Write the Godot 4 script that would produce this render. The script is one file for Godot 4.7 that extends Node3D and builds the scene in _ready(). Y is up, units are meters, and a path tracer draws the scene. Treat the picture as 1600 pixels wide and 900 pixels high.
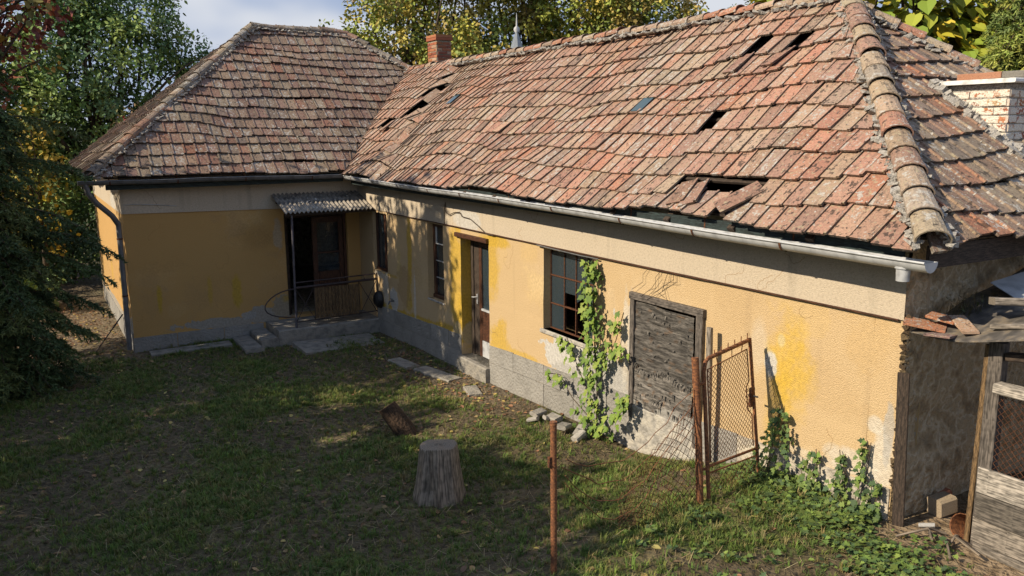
extends Node3D
# A derelict L-shaped village house seen from a little above the yard.
# x runs along the long wing (0 at the inner corner), z out of its front wall into the yard, y up.

const HE := 2.63      # height of the eaves
const OV := 0.4       # how far the eaves stand out
const TL := 0.88      # slope of the roofs
const LEN := 13.794   # long wing
const WID := 4.919    # side wing, how far it comes forward
const RIDGE := 5.07
const FRIEZE := 1.9

var rng := RandomNumberGenerator.new()
var used := {}
var house: Node3D
var big_noise := FastNoiseLite.new()
var fine_noise := FastNoiseLite.new()
var M := {}

# ---------------------------------------------------------------- mesh helper
class MB:
	var v := PackedVector3Array()
	var n := PackedVector3Array()
	var t := PackedVector2Array()
	var t2 := PackedVector2Array()
	var c := PackedColorArray()
	var col := Color(1, 1, 1)
	var off := Vector2.ZERO      # shifts uv, so that alike pieces show other stretches of a texture

	func p3(a: Vector3, b: Vector3, d: Vector3, na: Vector3, nb: Vector3, nd: Vector3, ua: Vector2, ub: Vector2, ud: Vector2) -> void:
		v.append(a); v.append(d); v.append(b)
		n.append(na); n.append(nd); n.append(nb)
		t.append(ua + off); t.append(ud + off); t.append(ub + off)
		t2.append(ua + off); t2.append(ud + off); t2.append(ub + off)
		c.append(col); c.append(col); c.append(col)

	func tri(a: Vector3, b: Vector3, d: Vector3) -> void:
		var m := (b - a).cross(d - a).normalized()
		p3(a, b, d, m, m, m, Vector2(0, 0), Vector2(1, 0), Vector2(0.5, 1))

	# a b c d run counter-clockwise seen from the front
	func quad(a: Vector3, b: Vector3, d: Vector3, e: Vector3, ua := Vector2(0, 0), ub := Vector2(1, 0), ud := Vector2(1, 1), ue := Vector2(0, 1)) -> void:
		var m := (d - a).cross(e - b).normalized()
		p3(a, b, d, m, m, m, ua, ub, ud)
		p3(a, d, e, m, m, m, ua, ud, ue)

	# eight corners: bottom four counter-clockwise seen from above, then the four above them; uv in metres, v along the longest side
	func hexa(q: Array) -> void:
		var f := [[0, 1, 5, 4], [1, 2, 6, 5], [2, 3, 7, 6], [3, 0, 4, 7], [4, 5, 6, 7], [3, 2, 1, 0]]
		for k: Array in f:
			var a: Vector3 = q[k[0]]
			var b: Vector3 = q[k[1]]
			var d: Vector3 = q[k[2]]
			var e: Vector3 = q[k[3]]
			var lu := (b - a).length()
			var lv := (e - a).length()
			if lu > lv:
				quad(a, b, d, e, Vector2(0, 0), Vector2(0, lu), Vector2(lv, lu), Vector2(lv, 0))
			else:
				quad(a, b, d, e, Vector2(0, 0), Vector2(lu, 0), Vector2(lu, lv), Vector2(0, lv))

	func box(at: Vector3, size: Vector3, basis := Basis.IDENTITY, jit := 0.0, r: RandomNumberGenerator = null) -> void:
		var h := size * 0.5
		var q := []
		for y in [-1, 1]:
			for s: Array in [[-1, 1], [1, 1], [1, -1], [-1, -1]]:
				var o := Vector3(s[0] * h.x, y * h.y, s[1] * h.z)
				if jit > 0.0:
					o += Vector3(r.randf_range(-jit, jit), r.randf_range(-jit, jit), r.randf_range(-jit, jit))
				q.append(at + basis * o)
		hexa(q)

	# a box with its long edges cut: for timber and stone that catches light on its edges
	func cbox(at: Vector3, size: Vector3, cut: float, basis := Basis.IDENTITY, jit := 0.0, r: RandomNumberGenerator = null) -> void:
		var h := size * 0.5
		var ax := 0
		if size.y >= size.x and size.y >= size.z: ax = 1
		elif size.z >= size.x and size.z >= size.y: ax = 2
		var i := (ax + 1) % 3
		var j := (ax + 2) % 3
		var ring := [[-1, -1, 1, 0], [1, -1, -1, 0], [1, -1, 0, 1], [1, 1, 0, -1], [1, 1, -1, 0], [-1, 1, 1, 0], [-1, 1, 0, -1], [-1, -1, 0, 1]]
		var ends := []
		for e in [-1, 1]:
			var loop := []
			var jj := Vector3.ZERO
			if jit > 0.0: jj = Vector3(r.randf_range(-jit, jit), r.randf_range(-jit, jit), r.randf_range(-jit, jit))
			for k: Array in ring:
				var o := Vector3.ZERO
				o[ax] = e * h[ax]
				o[i] = k[0] * h[i] + k[2] * cut
				o[j] = k[1] * h[j] + k[3] * cut
				loop.append(at + basis * (o + jj))
			ends.append(loop)
		var l: float = size[ax]
		var around := 0.0
		for k in 8:
			var a: Vector3 = ends[0][k]
			var b: Vector3 = ends[0][(k + 1) % 8]
			var w := (b - a).length()
			quad(a, b, ends[1][(k + 1) % 8], ends[1][k], Vector2(around, 0), Vector2(around + w, 0), Vector2(around + w, l), Vector2(around, l))
			around += w
		for e in 2:
			for k in range(1, 7):
				var a: Vector3 = ends[e][0]
				var b: Vector3 = ends[e][k]
				var d: Vector3 = ends[e][k + 1]
				if e == 0: tri(a, d, b)
				else: tri(a, b, d)

	func tube(path: Array, rad: Array, segs := 6, caps := true) -> void:
		var m := path.size()
		var up := Vector3.UP
		var rings := []
		var dirs := []
		for k in m:
			var d: Vector3 = (path[mini(k + 1, m - 1)] - path[maxi(k - 1, 0)]).normalized()
			if absf(d.dot(up)) > 0.95: up = Vector3(1, 0, 0.3).normalized()
			var s := d.cross(up).normalized()
			up = s.cross(d).normalized()
			var ring := []
			var nn := []
			for j in segs:
				var a := TAU * j / segs
				var w := s * cos(a) + up * sin(a)
				nn.append(w)
				ring.append(path[k] + w * float(rad[mini(k, rad.size() - 1)]))
			rings.append(ring)
			dirs.append(nn)
		var along := 0.0
		for k in m - 1:
			var step: float = (path[k + 1] - path[k]).length()
			var cir: float = TAU * float(rad[mini(k, rad.size() - 1)])
			for j in segs:
				var j2 := (j + 1) % segs
				var ua := Vector2(cir * j / segs, along)
				var ub := Vector2(cir * (j + 1) / segs, along)
				var dv := Vector2(0, step)
				p3(rings[k][j2], rings[k][j], rings[k + 1][j2], dirs[k][j2], dirs[k][j], dirs[k + 1][j2], ub, ua, ub + dv)
				p3(rings[k + 1][j2], rings[k][j], rings[k + 1][j], dirs[k + 1][j2], dirs[k][j], dirs[k + 1][j], ub + dv, ua, ua + dv)
			along += step
		if caps:
			for j in range(1, segs - 1):
				tri(rings[0][0], rings[0][j], rings[0][j + 1])
				tri(rings[m - 1][0], rings[m - 1][j + 1], rings[m - 1][j])

	# a leaf: a fan round its middle rib, folded a little; outline gives (along, across) of one side
	func leaf(at: Vector3, along: Vector3, face: Vector3, size: float, outline: Array, fold := 0.15) -> void:
		var side := along.cross(face).normalized()
		var tip := at + along * size
		for s in [-1.0, 1.0]:
			var last := at
			for k: Vector2 in outline:
				var q: Vector3 = at + along * (k.x * size) + side * (s * k.y * size) + face * (absf(k.y) * fold * size)
				if last != at:
					if s > 0.0: tri(at, q, last)
					else: tri(at, last, q)
				last = q
			if s > 0.0: tri(at, tip, last)
			else: tri(at, last, tip)

	func mesh() -> ArrayMesh:
		var a := []
		a.resize(Mesh.ARRAY_MAX)
		a[Mesh.ARRAY_VERTEX] = v
		a[Mesh.ARRAY_NORMAL] = n
		a[Mesh.ARRAY_TEX_UV] = t
		a[Mesh.ARRAY_TEX_UV2] = t2
		a[Mesh.ARRAY_COLOR] = c
		var m := ArrayMesh.new()
		if v.size() > 0: m.add_surface_from_arrays(Mesh.PRIMITIVE_TRIANGLES, a)
		return m

# ---------------------------------------------------------------- nodes
func put(parent: Node, called: String, node: Node) -> void:
	var key := str(parent.get_instance_id()) + called
	var k: int = used.get(key, 0)
	used[key] = k + 1
	node.name = called if k == 0 else "%s_%03d" % [called, k]
	parent.add_child(node, true)

func part(parent: Node, called: String, mb: MB, m: Material) -> MeshInstance3D:
	var o := MeshInstance3D.new()
	o.mesh = mb.mesh()
	o.material_override = m
	put(parent, called, o)
	return o

func share(parent: Node, called: String, mesh: Mesh, m: Material, xf: Transform3D) -> MeshInstance3D:
	var o := MeshInstance3D.new()
	o.mesh = mesh
	o.material_override = m
	o.transform = xf
	put(parent, called, o)
	return o

func tag(o: Node, label: String, category: String, group := "") -> void:
	o.set_meta("label", label)
	o.set_meta("category", category)
	if group != "": o.set_meta("group", group)

func kind(o: Node, k: String) -> Node:
	o.set_meta("kind", k)
	return o

func thing(called: String, at: Vector3, label: String, category: String, group := "") -> Node3D:
	var o := Node3D.new()
	o.position = at
	put(self, called, o)
	tag(o, label, category, group)
	return o

func sub(parent: Node, called: String, at := Vector3.ZERO) -> Node3D:
	var o := Node3D.new()
	o.position = at
	put(parent, called, o)
	return o

func rf(a: float, b: float) -> float:
	return rng.randf_range(a, b)

func pick(a: Array):
	return a[rng.randi() % a.size()]

func vary(k: Color, by: float) -> Color:
	var f := 1.0 + rf(-by, by)
	return Color(k.r * f * (1.0 + rf(-by, by) * 0.25), k.g * f, k.b * f * (1.0 + rf(-by, by) * 0.25))

# ---------------------------------------------------------------- materials
func noise(seed_: int, freq: float, oct := 4) -> FastNoiseLite:
	var f := FastNoiseLite.new()
	f.seed = seed_
	f.noise_type = FastNoiseLite.TYPE_SIMPLEX_SMOOTH
	f.frequency = freq
	f.fractal_octaves = oct
	return f

func ntex(seed_: int, freq: float, oct: int, stops: Array, size := 512) -> NoiseTexture2D:
	var t := NoiseTexture2D.new()
	t.width = size
	t.height = size
	t.seamless = true
	t.noise = noise(seed_, freq, oct)
	var g := Gradient.new()
	g.offsets = PackedFloat32Array()
	var offs := PackedFloat32Array()
	var cols := PackedColorArray()
	for s: Array in stops:
		offs.append(s[0])
		cols.append((s[1] as Color).linear_to_srgb())
	g.offsets = offs
	g.colors = cols
	t.color_ramp = g
	return t

func btex(seed_: int, freq: float, oct: int, strength: float, size := 512) -> NoiseTexture2D:
	var t := NoiseTexture2D.new()
	t.width = size
	t.height = size
	t.seamless = true
	t.noise = noise(seed_, freq, oct)
	t.as_normal_map = true
	t.bump_strength = strength
	return t

func itex(w: int, h: int, f: Callable) -> ImageTexture:
	var im := Image.create(w, h, false, Image.FORMAT_RGBA8)
	for y in h:
		for x in w:
			im.set_pixel(x, y, f.call(x, y))
	im.generate_mipmaps()
	return ImageTexture.create_from_image(im)

func mat(linear: Color, rough := 0.9, tex: Texture2D = null, nrm: Texture2D = null, scale := 1.0, tri := true, nstr := 1.0) -> StandardMaterial3D:
	var m := StandardMaterial3D.new()
	m.albedo_color = linear.linear_to_srgb()
	m.roughness = rough
	m.vertex_color_use_as_albedo = true
	if tex: m.albedo_texture = tex
	if nrm:
		m.normal_enabled = true
		m.normal_texture = nrm
		m.normal_scale = nstr
	m.uv1_scale = Vector3(scale, scale, scale)
	m.uv1_triplanar = tri
	m.cull_mode = BaseMaterial3D.CULL_DISABLED
	return m

func gray(g: float) -> Color:
	return Color(g, g, g)

func make_materials() -> void:
	var stucco_n := btex(11, 0.15, 2, 3.2)
	var stucco_t := ntex(12, 0.055, 4, [[0.0, Color(0.72, 0.7, 0.66)], [0.35, Color(0.88, 0.87, 0.85)], [0.55, gray(0.96)], [1.0, Color(1.0, 1.0, 1.0)]], 1024)
	M.render = mat(Color(0.57, 0.42, 0.235), 0.95, stucco_t, stucco_n, 0.75, false, 0.8)
	M.render_side = mat(Color(0.56, 0.345, 0.125), 0.95, stucco_t, stucco_n, 0.9, false, 1.0)
	M.frieze = mat(Color(0.54, 0.465, 0.36), 0.95, ntex(13, 0.06, 4, [[0.0, Color(0.74, 0.72, 0.69)], [0.4, gray(0.92)], [1.0, Color(1.05, 1.04, 1.02)]]), stucco_n, 0.9, false, 0.7)
	var mud_t := ntex(21, 0.009, 6, [[0.0, Color(0.2, 0.165, 0.115)], [0.36, Color(0.42, 0.35, 0.25)], [0.47, Color(0.52, 0.455, 0.35)], [0.56, Color(0.62, 0.58, 0.50)], [0.64, Color(0.46, 0.40, 0.30)], [1.0, Color(0.56, 0.48, 0.36)]])
	M.mud = mat(Color(1.0, 0.92, 0.79), 1.0, mud_t, btex(22, 0.03, 5, 16.0), 0.8, true, 1.2)
	var conc_t := ntex(31, 0.012, 6, [[0.0, gray(0.5)], [0.4, gray(0.8)], [0.6, Color(0.98, 0.96, 0.92)], [1.0, Color(1.15, 1.12, 1.06)]])
	M.concrete = mat(Color(0.30, 0.285, 0.255), 0.95, conc_t, btex(32, 0.05, 4, 5.0), 0.7)
	M.plinth = mat(Color(0.315, 0.305, 0.28), 0.95, ntex(37, 0.008, 6, [[0.0, gray(0.74)], [0.45, gray(0.92)], [1.0, gray(1.0)]]), btex(33, 0.05, 4, 5.0), 0.6)
	M.plinth_pale = mat(Color(0.52, 0.475, 0.40), 0.95, conc_t, btex(33, 0.05, 4, 5.0), 0.6)
	M.plaster = mat(Color(0.44, 0.42, 0.38), 0.95, conc_t, btex(34, 0.03, 4, 6.0), 0.9)
	M.mortar = mat(Color(0.42, 0.40, 0.365), 1.0, ntex(35, 0.03, 5, [[0.0, gray(0.35)], [0.42, gray(0.7)], [0.55, gray(1.0)], [1.0, gray(1.25)]]), btex(36, 0.05, 4, 14.0), 2.0)
	# timber: fine streaks along v
	var wn := noise(41, 1.0, 3)
	var wood := itex(256, 512, func(x, y):
		var a := wn.get_noise_2d(x * 0.09, y * 0.006) * 0.6 + wn.get_noise_2d(x * 0.35 + 90.0, y * 0.02) * 0.45
		var g := clampf(0.76 + a * 0.6, 0.25, 1.0)
		if wn.get_noise_2d(x * 0.16 + 300.0, y * 0.005) > 0.42: g *= 0.55
		return Color(g, g * 0.985, g * 0.96))
	var soft := itex(256, 512, func(x, y):
		var a := wn.get_noise_2d(x * 0.10, y * 0.004) * 0.85 + wn.get_noise_2d(x * 0.03 + 50.0, y * 0.012) * 0.4
		var g := clampf(0.80 + a * 0.5, 0.3, 1.0)
		return Color(g, g * 0.98, g * 0.95))
	M.wood_grey = mat(Color(0.31, 0.285, 0.255), 0.9, soft, null, 2.0, false)
	M.wood_weathered = mat(Color(0.165, 0.15, 0.14), 0.9, soft, null, 2.0, false)
	M.wood_dark = mat(Color(0.085, 0.062, 0.048), 0.85, wood, null, 2.2, false)
	M.wood_brown = mat(Color(0.125, 0.052, 0.028), 0.55, wood, null, 2.2, false)
	M.wood_slat = mat(Color(0.24, 0.155, 0.075), 0.8, wood, null, 2.2, false)
	M.wood_pale = mat(Color(0.50, 0.475, 0.44), 0.9, soft, null, 2.0, false)
	M.ply = mat(Color(0.34, 0.325, 0.31), 0.9, wood, null, 1.0, false)
	M.bark = mat(Color(0.16, 0.12, 0.085), 1.0, wood, btex(43, 0.02, 4, 12.0), 1.6, false)
	M.stump = mat(Color(0.34, 0.29, 0.235), 1.0, soft, null, 1.3, false)
	M.teal = mat(Color(0.035, 0.06, 0.065), 0.8, wood, null, 1.5, false)
	var rust_t := ntex(51, 0.02, 5, [[0.0, Color(0.06, 0.03, 0.018)], [0.42, Color(0.15, 0.06, 0.028)], [0.6, Color(0.25, 0.1, 0.04)], [1.0, Color(0.36, 0.16, 0.06)]])
	M.rust = mat(gray(1.0), 0.9, rust_t, btex(52, 0.06, 3, 4.0), 3.0)
	M.rust_dark = mat(Color(0.5, 0.45, 0.42), 0.85, rust_t, null, 3.0)
	var zinc_t := ntex(55, 0.008, 5, [[0.0, gray(0.45)], [0.45, gray(0.85)], [0.6, gray(1.0)], [1.0, gray(1.15)]])
	M.zinc = mat(Color(0.54, 0.56, 0.58), 0.5, zinc_t, null, 1.2)
	M.zinc.metallic = 0.2
	M.zinc_old = mat(Color(0.17, 0.175, 0.185), 0.55, zinc_t, null, 1.2)
	M.zinc_old.metallic = 0.3
	M.iron = mat(Color(0.05, 0.035, 0.035), 0.6, zinc_t, null, 2.0)
	M.post_paint = mat(Color(0.10, 0.095, 0.115), 0.5, zinc_t, null, 2.0)
	M.white_paint = mat(Color(0.75, 0.75, 0.73), 0.6, zinc_t, null, 1.5)
	M.slate = mat(Color(0.20, 0.235, 0.275), 0.5, zinc_t, null, 3.0)
	M.putty = mat(Color(0.42, 0.42, 0.40), 0.8)
	M.black = mat(Color(0.012, 0.012, 0.013), 0.45)
	M.cable = mat(Color(0.06, 0.045, 0.035), 0.8)
	M.tin = mat(gray(1.0), 0.75, ntex(57, 0.012, 6, [[0.0, Color(0.035, 0.032, 0.03)], [0.42, Color(0.085, 0.078, 0.07)], [0.58, Color(0.15, 0.135, 0.12)], [0.75, Color(0.2, 0.16, 0.11)], [1.0, Color(0.34, 0.32, 0.29)]]), null, 1.2)
	M.asbestos = mat(gray(1.0), 0.95, ntex(58, 0.010, 6, [[0.0, Color(0.05, 0.047, 0.044)], [0.38, Color(0.16, 0.145, 0.125)], [0.55, Color(0.33, 0.295, 0.25)], [1.0, Color(0.45, 0.41, 0.34)]]), null, 0.8)
	M.glass = StandardMaterial3D.new()
	M.glass.albedo_color = Color(0.20, 0.26, 0.30, 0.35)
	M.glass.roughness = 0.06
	M.glass.transparency = BaseMaterial3D.TRANSPARENCY_ALPHA
	M.glass.cull_mode = BaseMaterial3D.CULL_DISABLED
	M.glass_dusty = StandardMaterial3D.new()
	M.glass_dusty.albedo_color = Color(0.24, 0.29, 0.32, 0.5)
	M.glass_dusty.roughness = 0.16
	M.glass_dusty.transparency = BaseMaterial3D.TRANSPARENCY_ALPHA
	M.glass_dusty.cull_mode = BaseMaterial3D.CULL_DISABLED
	# clay tiles: colour of each tile in its vertices, grain by texture, lichen over it
	var ln := noise(61, 0.55, 4)
	var lichen := itex(1024, 1024, func(x, y):
		var fx := float(x)
		var fy := float(y)
		var dens := ln.get_noise_2d(fx * 0.0035, fy * 0.0035)
		var a := ln.get_noise_2d(fx * 0.032 + 400.0, fy * 0.032)
		var d := ln.get_noise_2d(fx * 0.026 + 900.0, fy * 0.026 + 55.0)
		var g := ln.get_noise_2d(fx * 0.11, fy * 0.11 + 700.0)
		var e := ln.get_noise_2d(fx * 0.06 + 30.0, fy * 0.06 + 200.0)
		var st := ln.get_noise_2d(fx * 0.05 + 70.0, fy * 0.006 + 20.0)
		if a * 0.9 + e * 0.5 + g * 0.25 + dens * 0.8 > 0.46: return Color(0.66 + g * 0.15, 0.65 + g * 0.15, 0.62 + g * 0.15, 0.8)
		if d * 0.9 + e * 0.3 + g * 0.3 + st * 0.3 - dens * 0.4 > 0.42: return Color(0.19, 0.175, 0.16, 0.78)
		if st + e * 0.4 > 0.34: return Color(0.40, 0.35, 0.31, 0.45)
		if a - g * 0.3 + e * 0.4 < -0.42: return Color(0.60 + g * 0.2, 0.57 + g * 0.2, 0.48 + g * 0.1, 0.6)
		return Color(0.60, 0.55, 0.48, clampf(e * 0.35 + g * 0.25 + dens * 0.3, 0.0, 0.35)))
	M.tile = mat(gray(1.0), 0.95, ntex(62, 0.03, 5, [[0.0, gray(0.55)], [0.45, gray(0.9)], [1.0, gray(1.2)]]), btex(63, 0.06, 3, 5.0), 1.6, false)
	M.tile.detail_enabled = true
	M.tile.detail_albedo = lichen
	M.tile.detail_uv_layer = BaseMaterial3D.DETAIL_UV_2
	M.tile.detail_blend_mode = BaseMaterial3D.BLEND_MODE_MIX
	M.brick = mat(gray(1.0), 0.95, ntex(65, 0.03, 5, [[0.0, gray(0.6)], [0.5, gray(0.95)], [1.0, gray(1.2)]]), btex(66, 0.05, 3, 6.0), 3.0)
	var wash := itex(512, 512, func(x, y):
		var a := ln.get_noise_2d(x * 0.03 + 11.0, y * 0.03) + ln.get_noise_2d(x * 0.12, y * 0.12 + 40.0) * 0.5
		var g := ln.get_noise_2d(x * 0.2, y * 0.2 + 9.0) * 0.12
		return Color(0.84 + g, 0.82 + g, 0.77 + g, clampf(a * 5.0 + 1.6, 0.0, 0.95)))
	M.washed = mat(gray(1.0), 0.95, null, btex(67, 0.05, 3, 6.0), 1.0, false)
	M.washed.detail_enabled = true
	M.washed.detail_albedo = wash
	M.washed.detail_uv_layer = BaseMaterial3D.DETAIL_UV_2
	M.washed.detail_blend_mode = BaseMaterial3D.BLEND_MODE_MIX
	# leaves
	for k: Array in [["leaf", 0.35], ["needle", 0.15]]:
		var m := mat(gray(1.0), 0.7)
		m.uv1_triplanar = false
		m.backlight_enabled = true
		m.backlight = gray(k[1])
		M[k[0]] = m
	var gt := ntex(71, 0.012, 6, [[0.0, Color(0.35, 0.32, 0.28)], [0.4, Color(0.75, 0.72, 0.66)], [0.6, gray(1.0)], [1.0, Color(1.3, 1.25, 1.1)]], 1024)
	M.ground = mat(gray(1.0), 1.0, gt, btex(72, 0.05, 5, 10.0), 0.45, true, 1.0)
	M.blade = mat(gray(1.0), 0.8)
	M.blade.uv1_triplanar = false
	M.blade.backlight_enabled = true
	M.blade.backlight = gray(0.25)

# paint, stains and bare plaster on a wall: blots with their own ragged outline, on uv2
func blot_image(w: int, h: int, u0: float, v0: float, du: float, dv: float, blots: Array, seed_: int, cracks := 0) -> ImageTexture:
	var im := Image.create(w, h, false, Image.FORMAT_RGBA8)
	im.fill(Color(0.7, 0.5, 0.25, 0.0))
	var na := noise(seed_, 2.2, 4)
	var nb := noise(seed_ + 1, 9.0, 3)
	for b: Array in blots:
		# [u, v, ru, rv, linear colour, strength, raggedness, softness]
		var ru: float = b[2] * 1.7
		var rv: float = b[3] * 1.7
		var x0 := maxi(0, int((b[0] - ru - u0) / du * w))
		var x1 := mini(w, int((b[0] + ru - u0) / du * w) + 1)
		var y0 := maxi(0, int((1.0 - (b[1] + rv - v0) / dv) * h))
		var y1 := mini(h, int((1.0 - (b[1] - rv - v0) / dv) * h) + 1)
		var kc: Color = (b[4] as Color).linear_to_srgb()
		for y in range(y0, y1):
			var pv := v0 + (1.0 - (y + 0.5) / h) * dv
			for x in range(x0, x1):
				var pu := u0 + (x + 0.5) / w * du
				var r := Vector2((pu - b[0]) / b[2], (pv - b[1]) / b[3]).length()
				r += na.get_noise_2d(pu, pv) * b[6] + nb.get_noise_2d(pu, pv) * b[6] * 0.4
				var a: float = clampf((1.0 - r) / b[7] + 0.5, 0.0, 1.0) * b[5]
				if a > 0.004:
					var old := im.get_pixel(x, y)
					var oa := a + old.a * (1.0 - a)
					var g := 1.0 + nb.get_noise_2d(pu * 2.0, pv * 2.0) * 0.12
					var nc := Color(kc.r * g, kc.g * g, kc.b * g)
					var mixed := old.lerp(nc, a / oa)
					im.set_pixel(x, y, Color(clampf(mixed.r, 0, 1), clampf(mixed.g, 0, 1), clampf(mixed.b, 0, 1), oa))
	for k in cracks:
		var u := u0 + rng.randf() * du
		var v := v0 + (0.25 + 0.7 * rng.randf()) * dv
		var an := rf(-2.4, -0.7)
		for st in int(rf(40, 150)):
			an += rf(-0.45, 0.45)
			u += cos(an) * 0.007
			v += sin(an) * 0.007
			var x := int((u - u0) / du * w)
			var y := int((1.0 - (v - v0) / dv) * h)
			if x < 0 or y < 0 or x >= w or y >= h: break
			im.set_pixel(x, y, im.get_pixel(x, y).lerp(Color(0.30, 0.22, 0.13, 0.85), 0.75))
	return ImageTexture.create_from_image(im)

func with_blots(m: StandardMaterial3D, t: Texture2D) -> StandardMaterial3D:
	m.detail_enabled = true
	m.detail_albedo = t
	m.detail_uv_layer = BaseMaterial3D.DETAIL_UV_2
	m.detail_blend_mode = BaseMaterial3D.BLEND_MODE_MIX
	return m

# ---------------------------------------------------------------- the lie of the land
func ground_y(x: float, z: float) -> float:
	var zz := clampf(z, 0.0, 4.0) * 0.25
	var e := smoothstep(9.8 + zz, 12.7 + zz, x)
	var a := lerpf(-0.85, -0.55, clampf(x / 9.0, 0.0, 1.0))
	return a * (1.0 - e) + big_noise.get_noise_2d(x * 6.0, z * 6.0) * 0.05 - 0.02

func lift(z: float) -> float:     # the side wing stands a little higher at its outer end
	return 0.018 * clampf(z, 0.0, 6.0)

# ---------------------------------------------------------------- camera and light
func sky_image() -> ImageTexture:
	var w := 768
	var h := 384
	var im := Image.create(w, h, false, Image.FORMAT_RGBF)
	var cn := noise(7, 1.3, 5)
	for y in h:
		var el := (0.5 - (y + 0.5) / h) * PI
		for x in w:
			var az := (x + 0.5) / w * TAU
			var d := Vector3(cos(az) * cos(el), sin(el), sin(az) * cos(el))
			var up := maxf(d.y, 0.0)
			var c := Color(0.60, 0.70, 0.90).lerp(Color(0.24, 0.38, 0.68), pow(up, 0.55))
			if d.y > 0.0:
				var p := d / (d.y + 0.28)
				var a := smoothstep(-0.10, 0.34, cn.get_noise_3d(p.x * 1.0, p.z * 1.0, 3.0))
				c = c.lerp(Color(0.98, 1.0, 1.04), a * 0.8)
			else:
				c = c.lerp(Color(0.16, 0.14, 0.10), smoothstep(0.0, -0.06, d.y))
			im.set_pixel(x, y, c)
	return ImageTexture.create_from_image(im)

func _ready() -> void:
	var cam := Camera3D.new()
	var yaw := -1.04332
	var pitch := -0.18711
	var roll := -0.00821
	var f := Vector3(sin(yaw) * cos(pitch), sin(pitch), -cos(yaw) * cos(pitch))
	var r := Vector3(cos(yaw), 0, sin(yaw))
	var u := r.cross(f)
	var r2 := r * cos(roll) + u * sin(roll)
	var u2 := u * cos(roll) - r * sin(roll)
	cam.transform = Transform3D(Basis(r2, u2, -f), Vector3(18.2437, 3.57415, 6.59392))
	cam.fov = rad_to_deg(2.0 * atan(450.0 / 1305.442))
	cam.near = 0.1
	cam.far = 1500.0
	cam.current = true
	add_child(cam)
	var we := WorldEnvironment.new()
	var env := Environment.new()
	env.background_mode = Environment.BG_SKY
	var sky := Sky.new()
	var pano := PanoramaSkyMaterial.new()
	pano.panorama = sky_image()
	sky.sky_material = pano
	env.sky = sky
	env.background_energy_multiplier = 0.68
	env.tonemap_mode = Environment.TONE_MAPPER_LINEAR
	env.tonemap_exposure = 1.18
	env.sdfgi_enabled = true
	env.ssao_enabled = true
	env.ssil_enabled = true
	we.environment = env
	add_child(we)
	var sun := DirectionalLight3D.new()
	sun.light_energy = 1.6
	sun.light_color = Color(1.0, 0.93, 0.82)
	sun.light_angular_distance = 0.5
	sun.shadow_enabled = true
	add_child(sun)
	sun.look_at_from_position(Vector3.ZERO, Vector3(0.08, -0.68, -1.0), Vector3.UP)

	rng.seed = 20231015
	big_noise = noise(3, 0.03, 2)
	fine_noise = noise(4, 0.6, 3)
	make_materials()
	build_ground()
	house = thing("house", Vector3.ZERO, "derelict single-storey ochre farmhouse with a broken red tile roof", "house")
	build_walls()
	build_openings()
	build_porch()
	build_roof()
	build_gutters()
	build_chimneys()
	build_shed()
	build_gate()
	build_yard_things()
	build_turret()
	build_trees()
	build_vine()
	build_ivy()
	build_grass()

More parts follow.
